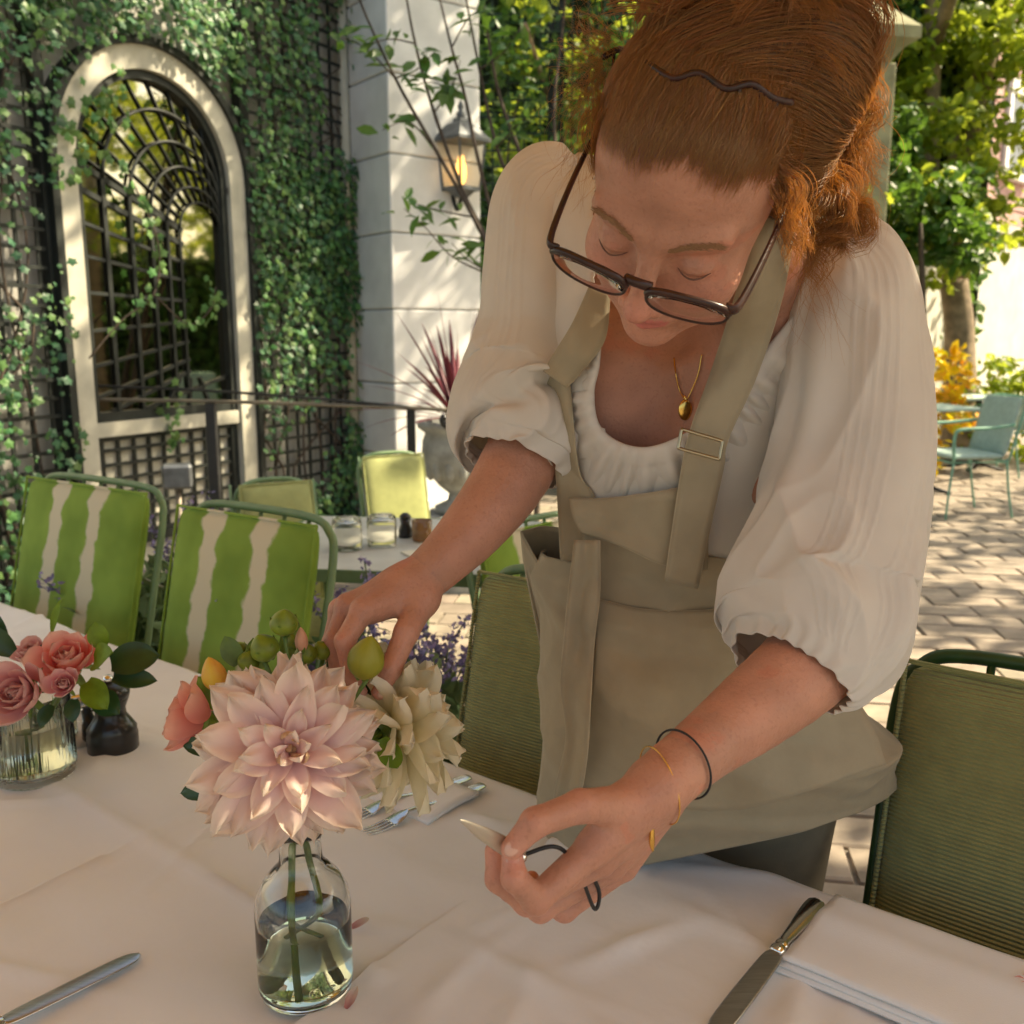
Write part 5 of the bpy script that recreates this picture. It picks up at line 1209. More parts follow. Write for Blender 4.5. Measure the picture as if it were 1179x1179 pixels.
def torso_sdf(p):
    d = neck_sdf(p); sh = (JR - JL)
    d = smin(d, s_chain(p, [JL, (JL + JR) / 2 + np.array([0, .02, .03]), JR], [.050, .062, .050]), .05)
    for s in (-.28, .28):
        d = smin(d, s_chain(p, [P(800, 345, 1.045) + s * sh, P(780, 450, 1.045) + s * sh * .95, P(785, 580, 1.12) + s * sh * .6, P(790, 720, 1.19) + s * sh * .6, P(800, 850, 1.27) + s * sh * .7], [.085, .098, .088, .085, .10]), .05)
    for s in (-.2, .2): d = smin(d, s_ell(p, P(762, 520, 1.015) + s * sh, (.062, .055, .06)), .045)
    d = smin(d, s_cap(p, P(735, 418, .980), P(668, 402, 1.015), .007, .007), .02)
    d = smin(d, s_cap(p, P(775, 430, .972), P(905, 385, .905), .009, .008), .02)
    d = smax(d, -s_cap(p, P(757, 420, .930), P(757, 440, .925), .012, .010), .02)
    return d
# arms: chains of (px, py, depth, radius)
def K(*rows): return [P(a, b, c) for a, b, c, _ in rows], [r for *_, r in rows]
armL = K((648, 268, 1.05, .05), (640, 380, 1.065, .046), (622, 478, 1.035, .043), (588, 550, .995, .0385), (547, 606, .962, .0318), (510, 645, .943, .0258), (484, 668, .932, .0232))
armR = K((992, 372, .955, .048), (998, 520, .915, .044), (972, 712, .855, .040), (930, 765, .812, .0385), (868, 817, .765, .0320), (815, 857, .726, .0250), (776, 889, .698, .0222))
def finger(p, rows, k=.004):
    a, r = K(*rows); return s_chain(p, a, r, k)
FL = {  # her right hand, pinching down into the bouquet
    'index': ((418, 703, .884, .0110), (397, 738, .868, .0093), (403, 772, .868, .0080), (414, 796, .872, .0066)),
    'middle': ((400, 698, .905, .0110), (385, 738, .893, .0094), (390, 776, .895, .0080), (402, 800, .897, .0066)),
    'ring': ((392, 702, .928, .0105), (381, 742, .925, .0088), (388, 776, .925, .0076), (398, 798, .925, .0062)),
    'little': ((396, 714, .948, .0095), (388, 748, .950, .0078), (394, 776, .950, .0068), (402, 792, .945, .0056)),
    'thumb': ((486, 690, .918, .0150), (468, 728, .888, .0115), (450, 770, .876, .0100), (437, 797, .876, .0072))}
def handL_sdf(p):
    w_ = P(484, 668, .932); d = s_chain(p, [P(508, 646, .943), w_, P(462, 678, .926)], [.0255, .0232, .0225], .005)
    for n_, r0 in (('index', .0125), ('middle', .0125), ('ring', .012), ('little', .011)):
        d = smin(d, s_cap(p, P(470, 674, .928), P(*FL[n_][0][:3]), .0165, r0), .012)
    d = smin(d, s_cap(p, P(478, 680, .925), P(*FL['thumb'][0][:3]), .018, .0165), .012)
    d = smin(d, s_cap(p, P(480, 690, .918), P(428, 704, .896), .010, .009), .014)
    for n_ in FL: d = smin(d, finger(p, FL[n_]), .0035 if n_ != 'thumb' else .008)
    return d
FR = {  # her left hand, thumb on top, fingers curled round the snips
    'thumb': ((722, 928, .672, .0150), (668, 928, .640, .0108), (616, 947, .622, .0095), (589, 977, .622, .0074)),
    'index': ((682, 978, .662, .0115), (617, 1036, .640, .0097), (592, 1011, .626, .0084), (590, 988, .632, .0074)),
    'middle': ((690, 990, .682, .0115), (607, 1038, .662, .0094), (574, 1012, .650, .0088), (570, 980, .652, .0072)),
    'ring': ((702, 998, .702, .0105), (622, 1046, .688, .0095), (588, 1024, .676, .0082), (588, 996, .676, .0068)),
    'little': ((718, 998, .722, .0095), (650, 1048, .712, .0084), (618, 1036, .702, .0073), (612, 1012, .698, .006))}
def handR_sdf(p):
    w_ = P(776, 889, .698); d = s_chain(p, [P(815, 856, .726), w_, P(755, 906, .690)], [.0250, .0222, .0215], .005)
    for n_, r0, st in (('index', .0135, (758, 908, .680)), ('middle', .0135, (756, 916, .690)), ('ring', .0125, (756, 922, .700)), ('little', .0115, (760, 924, .710))):
        d = smin(d, s_cap(p, P(*st), P(*FR[n_][0][:3]), .0155, r0 * .92), .012)
    d = smin(d, s_cap(p, P(758, 904, .685), P(*FR['thumb'][0][:3]), .017, .0145), .012)
    d = smin(d, s_cap(p, P(722, 930, .676), P(690, 968, .664), .012, .009), .012)
    for n_ in FR: d = smin(d, finger(p, FR[n_]), .003 if n_ != 'thumb' else .007)
    return d
def bounds(pts, m):
    a = np.array(pts); return a.min(0) - m, a.max(0) + m
def tint_base(V, seed=3):
    c = np.tile(np.array([.48, .232, .158]), (len(V), 1)); n_ = noise3(V * 60, seed, 3)[:, None]
    return c * (1 + .09 * n_) * np.where(n_ > .55, [[1.06, .93, .9]], [[1, 1, 1]])
bV, bF, bC = [], [], []
def add_body(fn, lo, hi, h, tint):
    V, Q = nets(fn, lo, hi, h); k = sum(len(v) for v in bV); bV.append(V); bF.append(Q + k); bC.append(tint(V)); return V, Q
def face_tint(V):
    c = tint_base(V); q = (V - HO) @ HM; x = np.abs(q[:, 0]); y, z = q[:, 1], q[:, 2]
    def blob(cx, cy, cz, r): return np.exp(-(((x - cx) / r[0]) ** 2 + ((y - cy) / r[1]) ** 2 + ((z - cz) / r[2]) ** 2))[:, None]
    def mixc(b, col): return c * (1 - b) + np.array(col) * b
    c = mixc(.45 * blob(.040, .075, -.032, (.024, .03, .022)), (.62, .24, .19)); c = mixc(.55 * blob(0, .118, -.034, (.016, .016, .016)), (.62, .23, .18))
    c = mixc(.35 * blob(.032, .088, .004, (.018, .02, .011)), (.50, .24, .18))
    lip = ((x / .0205) ** 2 + ((z + .0668) / (.0072)) ** 2 < 1) & (y > .084)
    c = np.where(lip[:, None], np.array([.50, .16, .14]), c)
    c = mixc(.25 * blob(0, .08, -.1, (.03, .03, .02)), (.60, .26, .20))
    return c
add_body(lambda p: smin(head_sdf(p), neck_sdf(p), .018), *bounds([H(-.09, -.11, -.13), H(.09, .13, .12), H(-.09, .13, -.13), H(.09, -.11, .12), H(.09, .13, -.13), H(-.09, -.11, .12), H(.09, -.11, -.13), H(-.09, .13, .12)], .0), .0024, face_tint)
add_body(lambda p: torso_sdf(p) + .0012, *bounds([P(600, 250, .85), P(1050, 250, 1.25), P(600, 900, 1.4), P(1060, 900, .95), NB], .06), .007, tint_base)
def hand_tint(tips, jts):
    def f(V):
        c = tint_base(V, 5)
        for a, r in tips: b = np.exp(-(np.linalg.norm(V - P(*a), axis=1) / r) ** 2)[:, None]; c = c * (1 - .5 * b) + np.array([.64, .27, .21]) * .5 * b
        for a in jts: b = np.exp(-(np.linalg.norm(V - P(*a), axis=1) / .010) ** 2)[:, None]; c = c * (1 - .35 * b) + np.array([.60, .24, .18]) * .35 * b
        return c
    return f
def tj(Fg): return [(r[3][:3], .012) for r in Fg.values()], [r[k][:3] for r in Fg.values() for k in (0, 1, 2)]
la = [armL[0][i] for i in range(len(armL[0]))]
def fine(k): return cr(np.array(k[0]), 22), cr(np.array(k[1]), 22)[:, 0]
add_body(lambda p: s_chain(p, *fine(armL), .003), *bounds(armL[0][:-1], .055), .0045, tint_base)
add_body(lambda p: s_chain(p, *fine(armR), .003), *bounds(armR[0][:-1], .055), .0045, tint_base)
add_body(handL_sdf, *bounds([P(508, 646, .943), P(380, 690, .93), P(382, 800, .87), P(450, 800, .87), P(395, 760, .96)], .032), .0016, hand_tint(*tj(FL)))
add_body(handR_sdf, *bounds([P(815, 856, .726), P(570, 980, .64), P(610, 1050, .65), P(668, 926, .63), P(720, 1015, .73)], .032), .0016, hand_tint(*tj(FR)))
V = np.concatenate(bV); Q = np.concatenate(bF)
body = part('body', (V, Q), m_skin, wm_); set_col(body, np.concatenate(bC))
sm = body.modifiers.new('smooth', 'SMOOTH'); sm.factor = .5; sm.iterations = 2
# nails
m_nail = M('finger_nail', (.62, .36, .28), .25, coat=.4)
for Fg, fl in ((FR, ('thumb', 'index')), (FL, ('thumb', 'index', 'middle'))):
    for n_ in fl:
        a, b = P(*Fg[n_][2][:3]), P(*Fg[n_][3][:3]); d = (b - a) / np.linalg.norm(b - a); v = (CAMP - b); v -= (v @ d) * d; v /= np.linalg.norm(v)
        if Fg is FL: v = v + np.array([-.5, 0, 0]) if n_ != 'thumb' else v + np.array([.6, 0, 0]); v -= (v @ d) * d; v /= np.linalg.norm(v)
        s_ = np.cross(d, v); r_ = Fg[n_][3][3]
        part('fingernail', ell(b + v * r_ * .82 - d * .002, (r_ * .62, r_ * .85, r_ * .20), 12, 8, np.stack([s_, d, v], 1)), m_nail, body)

# ---- face details
for s in (-1, 1):
    lash = [H(s * x, y, z) for x, y, z in ((.0195, .0850, -.0040), (.026, .0892, -.0062), (.033, .0905, -.0070), (.040, .0875, -.0058), (.0455, .0825, -.0030))]
    part('eyelid_line', tube(lash, [.0004, .0009, .0013, .0011, .0004], 6, 20, True, .6), M('lash_brown', (.17, .085, .06), .6) if 'lash_brown' not in bpy.data.materials else bpy.data.materials['lash_brown'], body)
    br = []
    for k in range(150):
        t = rng.uniform(0, 1); x = .013 + .036 * t; z = .0205 + .006 * math.sin(t * 2.2) + rng.normal() * .0014; y = .0950 - .30 * (x - .008) ** 1 * t * .9 + .0005
        q = np.array([s * x, .112, z]); 
        for _ in range(14): q[1] -= float(head_sdf(HO + HM @ q)) * .9
        d = np.array([s * .0055, -.001, .0022 - .002 * t]); br.append(tube([HA(q), HA(q + d * .5 + [0, .0009, 0]), HA(q + d + [0, .0002, 0])], [.00032, .00028, .0001], 4, None, False))
    part('eyebrow', join(*br), M('brow_hair', (.30, .16, .08), .6) if 'brow_hair' not in bpy.data.materials else bpy.data.materials['brow_hair'], body)

# ---- glasses, slid down the nose
GMX, GOX = pose(R(11), R(13), R(54)), CAMP + CW @ np.array([.1340, .2545, -.738])
def GT(A): return GOX + np.atleast_2d(np.asarray(A, float)) @ GMX.T
gs = part('glasses_bridge', tube(GT([(-.010, .1140, -.0125), (0, .1170, -.0105), (.010, .1140, -.0125)]), .0028, 8, 12, True, 1.3), m_frame, wm_)
for s in (-1, 1):
    a = np.linspace(0, 2 * np.pi, 48, endpoint=False); ex = 2.7
    cx, cz, hw, hh = .0380, -.0235, .0300, .0165
    ux = np.sign(np.cos(a)) * np.abs(np.cos(a)) ** (2 / ex); uz = np.sign(np.sin(a)) * np.abs(np.sin(a)) ** (2 / ex)
    X = cx + hw * ux * (1 + .06 * uz); Z = cz + hh * uz; Y = .1125 - 1.6 * (X - .01) ** 2 * 1.6 + .50 * (Z - cz)
    rim = GT(np.stack([s * X, Y, Z], 1))
    rp = np.concatenate([rim, rim[:2]]); rw_ = np.where(uz > .3, .0027, .0014); rw_ = np.concatenate([rw_, rw_[:2]])
    rmo = part('rim', tube(rp, rw_, 8, None, False), m_frame, gs)
    cL = rim.mean(0)
    inn_ = np.concatenate([[cL + HM @ np.array([0, .0015, 0])], cL + (rim - cL) * .5 + HM @ np.array([0, .001, 0]), cL + (rim - cL) * .985])
    Fc = [[0, 1 + i, 1 + (i + 1) % 48] for i in range(48)] + [[1 + i, 49 + i, 49 + (i + 1) % 48, 1 + (i + 1) % 48] for i in range(48)]
    part('lens', (inn_, Fc), m_lens, gs, solid=.0012)
    part('temple_arm', tube(GT([(s * .0640, .1080, -.0125), (s * .0720, .1040, -.0105), (s * .0765, .060, .000), (s * .0785, .005, .010), (s * .0785, -.020, .002), (s * .078, -.034, -.014)]), [.0042, .0044, .0038, .0032, .0026, .002], 8, 30, True, .6, HM[:, 0]), m_frame, gs)

# ---- blouse
def limb(keys, ns, nth, disp=None, caps=False):
    k = np.array(keys, float); c = np.array([P(*r[:3]) for r in k]); full = np.concatenate([c, (k[:, 3] * k[:, 2] / F)[:, None], k[:, 4:5]], 1)
    q = cr(full, ns); c = q[:, :3]; t = np.gradient(c, axis=0); t /= np.linalg.norm(t, axis=1)[:, None]
    v = c - CAMP; v /= np.linalg.norm(v, axis=1)[:, None]; n1 = np.cross(t, v); n1 /= np.linalg.norm(n1, axis=1)[:, None]; n2 = np.cross(n1, t); n2 *= -np.sign((n2 * v).sum(1))[:, None]
    th = np.linspace(0, 2 * np.pi, nth, endpoint=False); s = np.linspace(0, 1, ns)
    S, T_ = np.meshgrid(s, th, indexing='ij'); dd = disp(S, T_) if disp is not None else 0 * S
    a = np.maximum(q[:, 3:4] + dd, .003); b = np.maximum(q[:, 4:5] + dd, .003)
    V = c[:, None] + (a * np.cos(T_))[..., None] * n1[:, None] + (b * np.sin(T_))[..., None] * n2[:, None]
    return V.reshape(-1, 3), gridF(ns, nth, True)
def rings(rows, ns, nth, disp=None, ex=2.3):
    q = cr(np.array([np.concatenate([P(*l), P(*r), [b]]) for l, r, b in rows]), ns); L_, R_, b = q[:, :3], q[:, 3:6], q[:, 6:7]
    c = (L_ + R_) / 2; a = (R_ - L_) / 2; v = CAMP - c; an = a / np.linalg.norm(a, axis=1)[:, None]; v = v - (v * an).sum(1)[:, None] * an
    # keep the cross-section roughly square to the trunk
    t = np.gradient(c, axis=0); t /= np.linalg.norm(t, axis=1)[:, None]; v = v - .55 * (v * t).sum(1)[:, None] * t; v /= np.linalg.norm(v, axis=1)[:, None]
    th = np.linspace(0, 2 * np.pi, nth, endpoint=False); cs, sn = np.cos(th), np.sin(th)
    cs = np.sign(cs) * np.abs(cs) ** (2 / ex); sn = np.sign(sn) * np.abs(sn) ** (2 / ex)
    S, T_ = np.meshgrid(np.linspace(0, 1, ns), th, indexing='ij'); dd = disp(S, T_) if disp is not None else 0 * S
    rad = cs[None, :, None] * an[:, None] + sn[None, :, None] * v[:, None]
    V = c[:, None] + cs[None, :, None] * a[:, None] + sn[None, :, None] * (b * v)[:, None] + dd[..., None] * rad
    return V.reshape(-1, 3), gridF(ns, nth, True)
def in_poly(px, py, poly):
    ins = np.zeros(len(px), bool); n_ = len(poly)
    for i in range(n_):
        x1, y1 = poly[i]; x2, y2 = poly[(i + 1) % n_]
        c = ((y1 > py) != (y2 > py)) & (px < (x2 - x1) * (py - y1) / (y2 - y1 + 1e-9) + x1); ins ^= c
    return ins
def wr(S, T_, a, fs, ft, seed):
    return a * noise3(np.stack([np.cos(T_) * ft, np.sin(T_) * ft, S * fs], -1), seed, 3)
def crease_noise(S, T_, a, fs, ft, seed, sk=0.0):
    n = noise3(np.stack([np.cos(T_ + sk * S) * ft, np.sin(T_ + sk * S) * ft, S * fs], -1), seed, 2); return a * (1 - np.minimum(1, np.abs(n) * 1.6)) ** 2
def ridge(x, c, w_): return np.exp(-((x - c) / w_) ** 2)
def bl_disp(S, T_):
    d = wr(S, T_, .0055, 9, 2.2, 11) + crease_noise(S, T_, .009, 4, 3.2, 15, .6) - .004; d = d * np.clip((.78 - S) * 8, 0, 1) - .008 * np.clip((S - .66) * 8, 0, 1)
    d = d + .006 * np.sin(T_ * 17 + 3 * np.sin(S * 5)) * np.clip((S - .45) * 2.0, 0, 1) * np.clip(np.sin(T_), 0, 1) * (np.cos(T_) > .0)
    return d
TR = [((672, 182, 1.04), (952, 262, .97), .04), ((614, 232, 1.04), (1004, 325, .95), .08), ((618, 330, 1.055), (985, 410, .965), .112), ((630, 430, 1.075), (938, 500, .99), .130), ((648, 520, 1.10), (912, 580, 1.03), .126), ((656, 610, 1.13), (905, 655, 1.075), .118), ((650, 690, 1.165), (902, 705, 1.115), .116), ((640, 760, 1.20), (900, 760, 1.15), .11)]
V, Q = rings(TR, 110, 150, bl_disp)
NECK = [(690, 320), (692, 400), (684, 450), (690, 488), (712, 508), (745, 515), (785, 501), (822, 474), (852, 438), (905, 372), (962, 303), (990, 255), (900, 180), (760, 150), (690, 200)]
px, py, dp = PJ(V); cdep = (CAMP - V) @ -FW
mid = np.repeat(((V.reshape(110, 150, 3)).mean(1) @ FW)[:, None], 150, 1).ravel()
kill = in_poly(px, py, NECK) & (V @ FW < mid + .02)
Q = Q[~kill[Q].any(1)]
bl = part('blouse', (V, Q), m_blouse, wm_, solid=.0016)
bvh = BVHTree.FromPolygons([Vector(v) for v in V], [list(map(int, f)) for f in Q])
bvb = BVHTree.FromPolygons([Vector(v) for v in bV[1]], [list(map(int, f)) for f in (bF[1] - len(bV[0]))])
def front(px_, py_, default=1.0, trees=None):
    v = FW + (px_ - C0) / F * RT + (C0 - py_) / F * UP; best = None
    for t_ in (trees or (bvh, bvb)):
        h_ = t_.ray_cast(Vector(CAMP), Vector(v))
        if h_[0] is not None:
            dd = float((np.array(h_[0]) - CAMP) @ FW); best = dd if best is None else min(best, dd)
    return default if best is None else best
def smooth1(a, n_):
    a = np.array(a, float)
    for _ in range(n_): b = a.copy(); b[1:-1] = (a[:-2] + 2 * a[1:-1] + a[2:]) / 4; a = b
    return a
# gathered neckline band
np_ = cr([(690, 332), (692, 380), (690, 420), (684, 452), (689, 487), (711, 508), (745, 515), (786, 501), (822, 475), (853, 438), (905, 373), (960, 306), (985, 272)], 200)
tn = np.gradient(np_, axis=0); tn /= np.linalg.norm(tn, axis=1)[:, None]; on = np.stack([-tn[:, 1], tn[:, 0]], 1)   # outward
on *= np.where((on * (np_ - np.array([800, 350]))).sum(1) > 0, 1, -1)[:, None]

cols = []
for off, dz, amp in ((0, -.004, .0004), (1.5, -.009, .0006), (10, -.010, .0010), (20, -.009, .0022), (24, -.0075, .0035), (34, -.007, .0045), (46, -.004, .0040), (60, -.001, .0030), (74, .006, .001)):
    w_ = np.clip(1 - np.abs(np.linspace(0, 1, 200) - .42) * .5, .4, 1) * np.where(np.arange(200) < 50, .62, 1.0)
    dd = smooth1([front(x + o[0] * max(off, 8) * 1.05, y + o[1] * max(off, 8) * 1.05, .96) for (x, y), o in zip(np_, on)], 16)
    rip = amp * np.sin(np.arange(200) * .93 + 1.5 * np.sin(np.arange(200) * .21)) 
    cols.append(np.array([P(x + o[0] * off * ww_, y + o[1] * off * ww_, d_ + dz + r_) for (x, y), o, d_, r_, ww_ in zip(np_, on, dd, rip, w_)]))
S_ = np.stack(cols, 1); S_ = np.stack([cr(r_, 22) for r_ in S_])
part('neckline_band', sheet(S_), m_blouse, bl, solid=.0012)
def tucks(T_, c, w_, n_, amp):
    x = (T_ - c) / w_; return amp * (np.abs(x) < 1) * np.maximum(0, np.cos(x * np.pi * n_)) ** 5
def slR(S, T_):
    d = wr(S, T_, .011, 4.5, 1.3, 21) * (.5 + S) + wr(S, T_, .0045, 11, 2.4, 22) 
    d = d + .012 * ridge(T_ - 2.2 - 1.6 * (S - .45), 0, .28) * ridge(S, .45, .25) - .012 * ridge(T_ - 2.0 - 1.2 * (S - .45), .35, .22) * ridge(S, .42, .2)
    d = d + crease_noise(S, T_, .0105, 3.2, 1.7, 25, 1.2) * np.clip(S * 3, 0, 1) + crease_noise(S, T_, .0050, 8, 2.6, 26, -1.5)
    tw = .25 * np.sin(S * 6.5) * S
    d = d + tucks(T_ + tw, 1.30, .30, 5, .0012) * (S < .90) + tucks(T_ + tw, .48, .28, 5, .0012) * (S < .90)
    d = d + .0018 * np.sin(T_ * 19 + 2 * np.sin(T_ * 3)) * np.clip((S - .84) * 7, 0, 1)
    return d
SR = [(930, 300, .955, 44, .03), (972, 325, .935, 68, .060), (972, 400, .92, 80, .070), (968, 500, .90, 82, .074), (957, 600, .875, 86, .076), (944, 680, .848, 95, .078), (944, 722, .828, 97, .070), (933, 758, .812, 72, .055), (919, 780, .803, 49, .0405)]
V, Q = limb(SR, 190, 260, slR); part('sleeve', (V, Q), m_blouse, bl, solid=.0014)
hem = V.reshape(190, 260, 3)[-1]
def slL(S, T_):
    d = wr(S, T_, .008, 4.5, 1.4, 31) * (.5 + S) + wr(S, T_, .003, 14, 3, 32)
    d = d + crease_noise(S, T_, .009, 3.5, 1.7, 35, -1.2) * np.clip(S * 3, 0, 1) + crease_noise(S, T_, .0045, 8, 2.6, 36, 1.5)
    d = d + tucks(T_, 2.15, .32, 5, .0012) * (S < .75) + .006 * np.maximum(0, np.sin(S * 14 - 3.0 * T_ + 1)) ** 2 * np.clip(S * 2 - .3, 0, 1) * np.clip(1 - S, 0, 1) + .011 * ridge(T_ - 1.2 - 1.5 * (S - .6), 0, .25) * ridge(S, .6, .2) - .012 * ridge(S + .06 * np.cos(T_), .73, .03)
    d = d + .0016 * np.sin(T_ * 17 + 2 * np.sin(T_ * 3)) * np.clip((S - .86) * 8, 0, 1)
    return d
SL = [(668, 210, 1.05, 34, .03), (632, 232, 1.045, 58, .058), (624, 310, 1.045, 63, .072), (622, 385, 1.05, 66, .076), (612, 440, 1.045, 74, .080), (600, 478, 1.03, 80, .078), (604, 502, 1.015, 75, .066), (599, 521, 1.008, 62, .056), (594, 535, 1.003, 50, .0465)]
V, Q = limb(SL, 170, 220, slL); part('sleeve', (V, Q), m_blouse, bl, solid=.0014)
# ---- trousers (the legs hang straight down behind the table)
hp = P(800, 860, 1.27); FT = np.array([hp[0] + .02, hp[1] + .07, 0])
sd_ = ED * .095
def trous(p):
    d = s_ell(p, hp + np.array([0, 0, .0]), (.165, .125, .13))
    for s in (-1, 1): d = smin(d, s_chain(p, [hp + s * sd_ + [0, 0, -.03], FT + s * sd_ * 1.05 + [0, 0, .48], FT + s * sd_ * 1.1 + [0, .02, .05]], [.095, .068, .058]), .05)
    return d
V, Q = nets(trous, np.array([hp[0] - .3, hp[1] - .25, .04]), np.array([hp[0] + .33, hp[1] + .36, hp[2] + .16]), .012); part('trousers', (V, Q), m_trous, wm_)
for s in (-1, 1):
    c = FT + s * sd_ * 1.1; B_ = np.stack([ED, EN, [0, 0, 1]], 1)
    V, Fc = ell((0, 0, 0), (.045, .125, .06), 16, 10); V[:, 2] = np.maximum(V[:, 2], -.035); part('shoe', (V @ B_.T + c + EN * .05 + [0, 0, .036], Fc), m_mill, wm_)
# ---- apron
def ap_disp(S, T_):
    d = wr(S, T_, .007, 6, 1.6, 41) + wr(S, T_, .003, 15, 3, 42) + crease_noise(S, T_, .009, 4.5, 1.8, 45, .9) + crease_noise(S, T_, .004, 10, 3, 46, -1)
    d = d + .010 * np.clip(np.sin(T_), 0, 1) * (ridge(S - .10 * np.cos(T_), .20, .035) * .8 + ridge(S + .35 * (T_ - 1.2), .62, .05) + .8 * ridge(S + .25 * (T_ - 1.7), .80, .045))
    return d
AS = [((632, 632, 1.15), (903, 668, 1.10), .128), ((622, 690, 1.165), (925, 722, 1.10), .140), ((620, 760, 1.18), (968, 790, 1.09), .148), ((632, 840, 1.205), (1012, 842, 1.085), .150), ((642, 920, 1.23), (1026, 876, 1.085), .138), ((648, 985, 1.25), (1016, 915, 1.09), .125)]
V, Q = rings(AS, 120, 170, ap_disp)
th_ = np.tile(np.linspace(0, 2 * np.pi, 170, endpoint=False), 120); keep = ~((np.abs(th_ - 1.5 * np.pi) < .5))
Q = Q[keep[Q].all(1)]
apn = part('apron', (V, Q), m_apron, wm_, solid=.003)
bva = BVHTree.FromPolygons([Vector(v) for v in V], [list(map(int, f)) for f in Q])
bvr = BVHTree.FromPolygons([Vector(v) for v in S_.reshape(-1, 3)], gridF(*S_.shape[:2]).tolist())
ALL = [bvh, bvb, bva, bvr]
def panel(rows, nr, nc, off, name, mat, parent, sm_=10, trees=None, solid=.0028, wrinkle=.002, seed=1, lift=None):
    """a cloth piece laid over the figure: rows of pixel outlines give its shape, its depth follows what it lies on"""
    ctrl = np.array([[(*q, 0) for q in r_] for r_ in rows], float); S = surf(ctrl, nr, nc)[..., :2]
    trees = trees or ALL; D_ = np.array([[front(x, y, np.nan, trees) for x, y in r_] for r_ in S])
    if np.isnan(D_).any(): D_ = np.where(np.isnan(D_), np.nanmean(D_), D_)
    for _ in range(2):
        E_ = np.pad(D_, 1, mode='edge'); D_ = np.min([E_[a:a + nr, b:b + nc] for a in range(3) for b in range(3)], 0)
    D0 = D_.copy()
    for _ in range(sm_):
        E_ = np.pad(D_, 1, mode='edge'); D2 = (E_[:-2, 1:-1] + E_[2:, 1:-1] + E_[1:-1, :-2] + E_[1:-1, 2:] + 2 * D_) / 6; D_ = np.minimum(D2, D0)
    D_ = D_ - off - wrinkle * noise3(np.stack([S[..., 0] * .045, S[..., 1] * .045, 0 * D_], -1), seed, 2)
    if lift is not None: D_ = D_ - lift(np.linspace(0, 1, nr)[:, None], np.linspace(0, 1, nc)[None])
    X = np.stack([[P(x, y, d_) for (x, y), d_ in zip(r_, q_)] for r_, q_ in zip(S, D_)])
    o = part(name, sheet(X), mat, parent, solid=solid); ALL.append(BVHTree.FromPolygons([Vector(v) for v in X.reshape(-1, 3)], gridF(nr, nc).tolist())); return o, X
def edge_seam(X, parent, r_=.0011, idx=None):
    nr, nc = X.shape[:2]
    for line in idx: part('stitched_edge', tube(line, r_, 5), m_seam, parent)
o, X = panel([[(627, 427), (641, 432), (655, 438)], [(637, 500), (652, 520), (666, 540)], [(642, 566), (662, 570), (684, 574)], [(646, 645), (668, 645), (692, 645)]], 30, 8, .005, 'bib_edge', m_apron, apn, seed=2)
edge_seam(X, o, idx=[X[:, -1], X[:, 0]])
o, X = panel([[(668, 606), (740, 630), (815, 640), (880, 650)], [(676, 650), (740, 662), (815, 668), (893, 662)], [(684, 690), (740, 702), (820, 704), (900, 684)]], 20, 40, .0035, 'waist_panel', m_apron, apn, seed=4, wrinkle=.005)
o, X = panel([[(655, 574), (700, 574), (755, 567), (812, 556)], [(660, 596), (710, 600), (765, 606), (815, 600)], [(668, 612), (715, 628), (765, 650), (815, 655)]], 22, 36, .010, 'bib', m_apron, apn, seed=3, wrinkle=.004, lift=lambda a, b: .004 * np.sin(a * 3.1))
edge_seam(X, o, idx=[X[0], X[-1]])
o, X = panel([[(680, 328), (702, 336)], [(660, 372), (696, 390)], [(640, 405), (672, 424)], [(626, 428), (652, 446)]], 24, 6, .006, 'shoulder_strap', m_apron, apn, seed=5, wrinkle=.001)
edge_seam(X, o, idx=[X[:, 0], X[:, -1]])
o, X = panel([[(872, 238), (915, 262)], [(850, 330), (899, 346)], [(822, 420), (870, 434)], [(797, 490), (838, 505)], [(787, 530), (832, 540)], [(776, 600), (816, 612)], [(766, 668), (803, 677)]], 60, 7, .008, 'shoulder_strap', m_apron, apn, seed=6, wrinkle=.001)
edge_seam(X, o, idx=[X[:, 0], X[:, -1], X[-1]])
# buckle
dB = front(806, 510, .92, ALL) - .016
bk_ = [P(x, y, dB + z) for x, y, z in ((785, 494, .003), (832, 508, -.001), (828, 529, -.001), (781, 516, .003))]
bk2 = []
for i in range(4):
    a, b = bk_[i], bk_[(i + 1) % 4]; bk2 += [a + (b - a) * .06, a + (b - a) * .5, a + (b - a) * .94]
part('buckle', tube(bk2 + bk2[:2], .0016, 8, 60, False), M('brass_buckle', (.42, .36, .24), .3, metal=1), apn)
# skirt front flap whose upper edge shows as a dark line under the waist, and its pocket
o, X = panel([[(688, 690), (745, 702), (820, 702), (905, 686)], [(684, 760), (750, 770), (830, 772), (950, 770)], [(676, 840), (750, 850), (850, 850), (1000, 830)], [(668, 905), (750, 925), (860, 930), (1020, 880)]], 40, 46, .006, 'skirt_front', m_apron, apn, seed=7, wrinkle=.006, trees=(bva,))
edge_seam(X, o, idx=[X[0]])
pk = [[(600, 612), (622, 650), (650, 668), (682, 672)], [(604, 650), (628, 690), (652, 700), (682, 704)], [(614, 700), (632, 735), (654, 745), (680, 748)], [(630, 775), (642, 785), (656, 790), (674, 790)]]
nr, nc = 26, 22; S = surf(np.array([[(*q, 0) for q in r_] for r_ in pk], float), nr, nc)[..., :2]
dpk = 1.085 + .07 * np.linspace(0, 1, nr)[:, None] - .03 * np.linspace(0, 1, nc)[None] ** 1.5 + .02 * (1 - np.linspace(0, 1, nc)[None]) 
dpk = np.minimum(dpk, np.array([[front(x, y, 1.2, (bva,)) - .010 for x, y in r_] for r_ in S]) + .02)
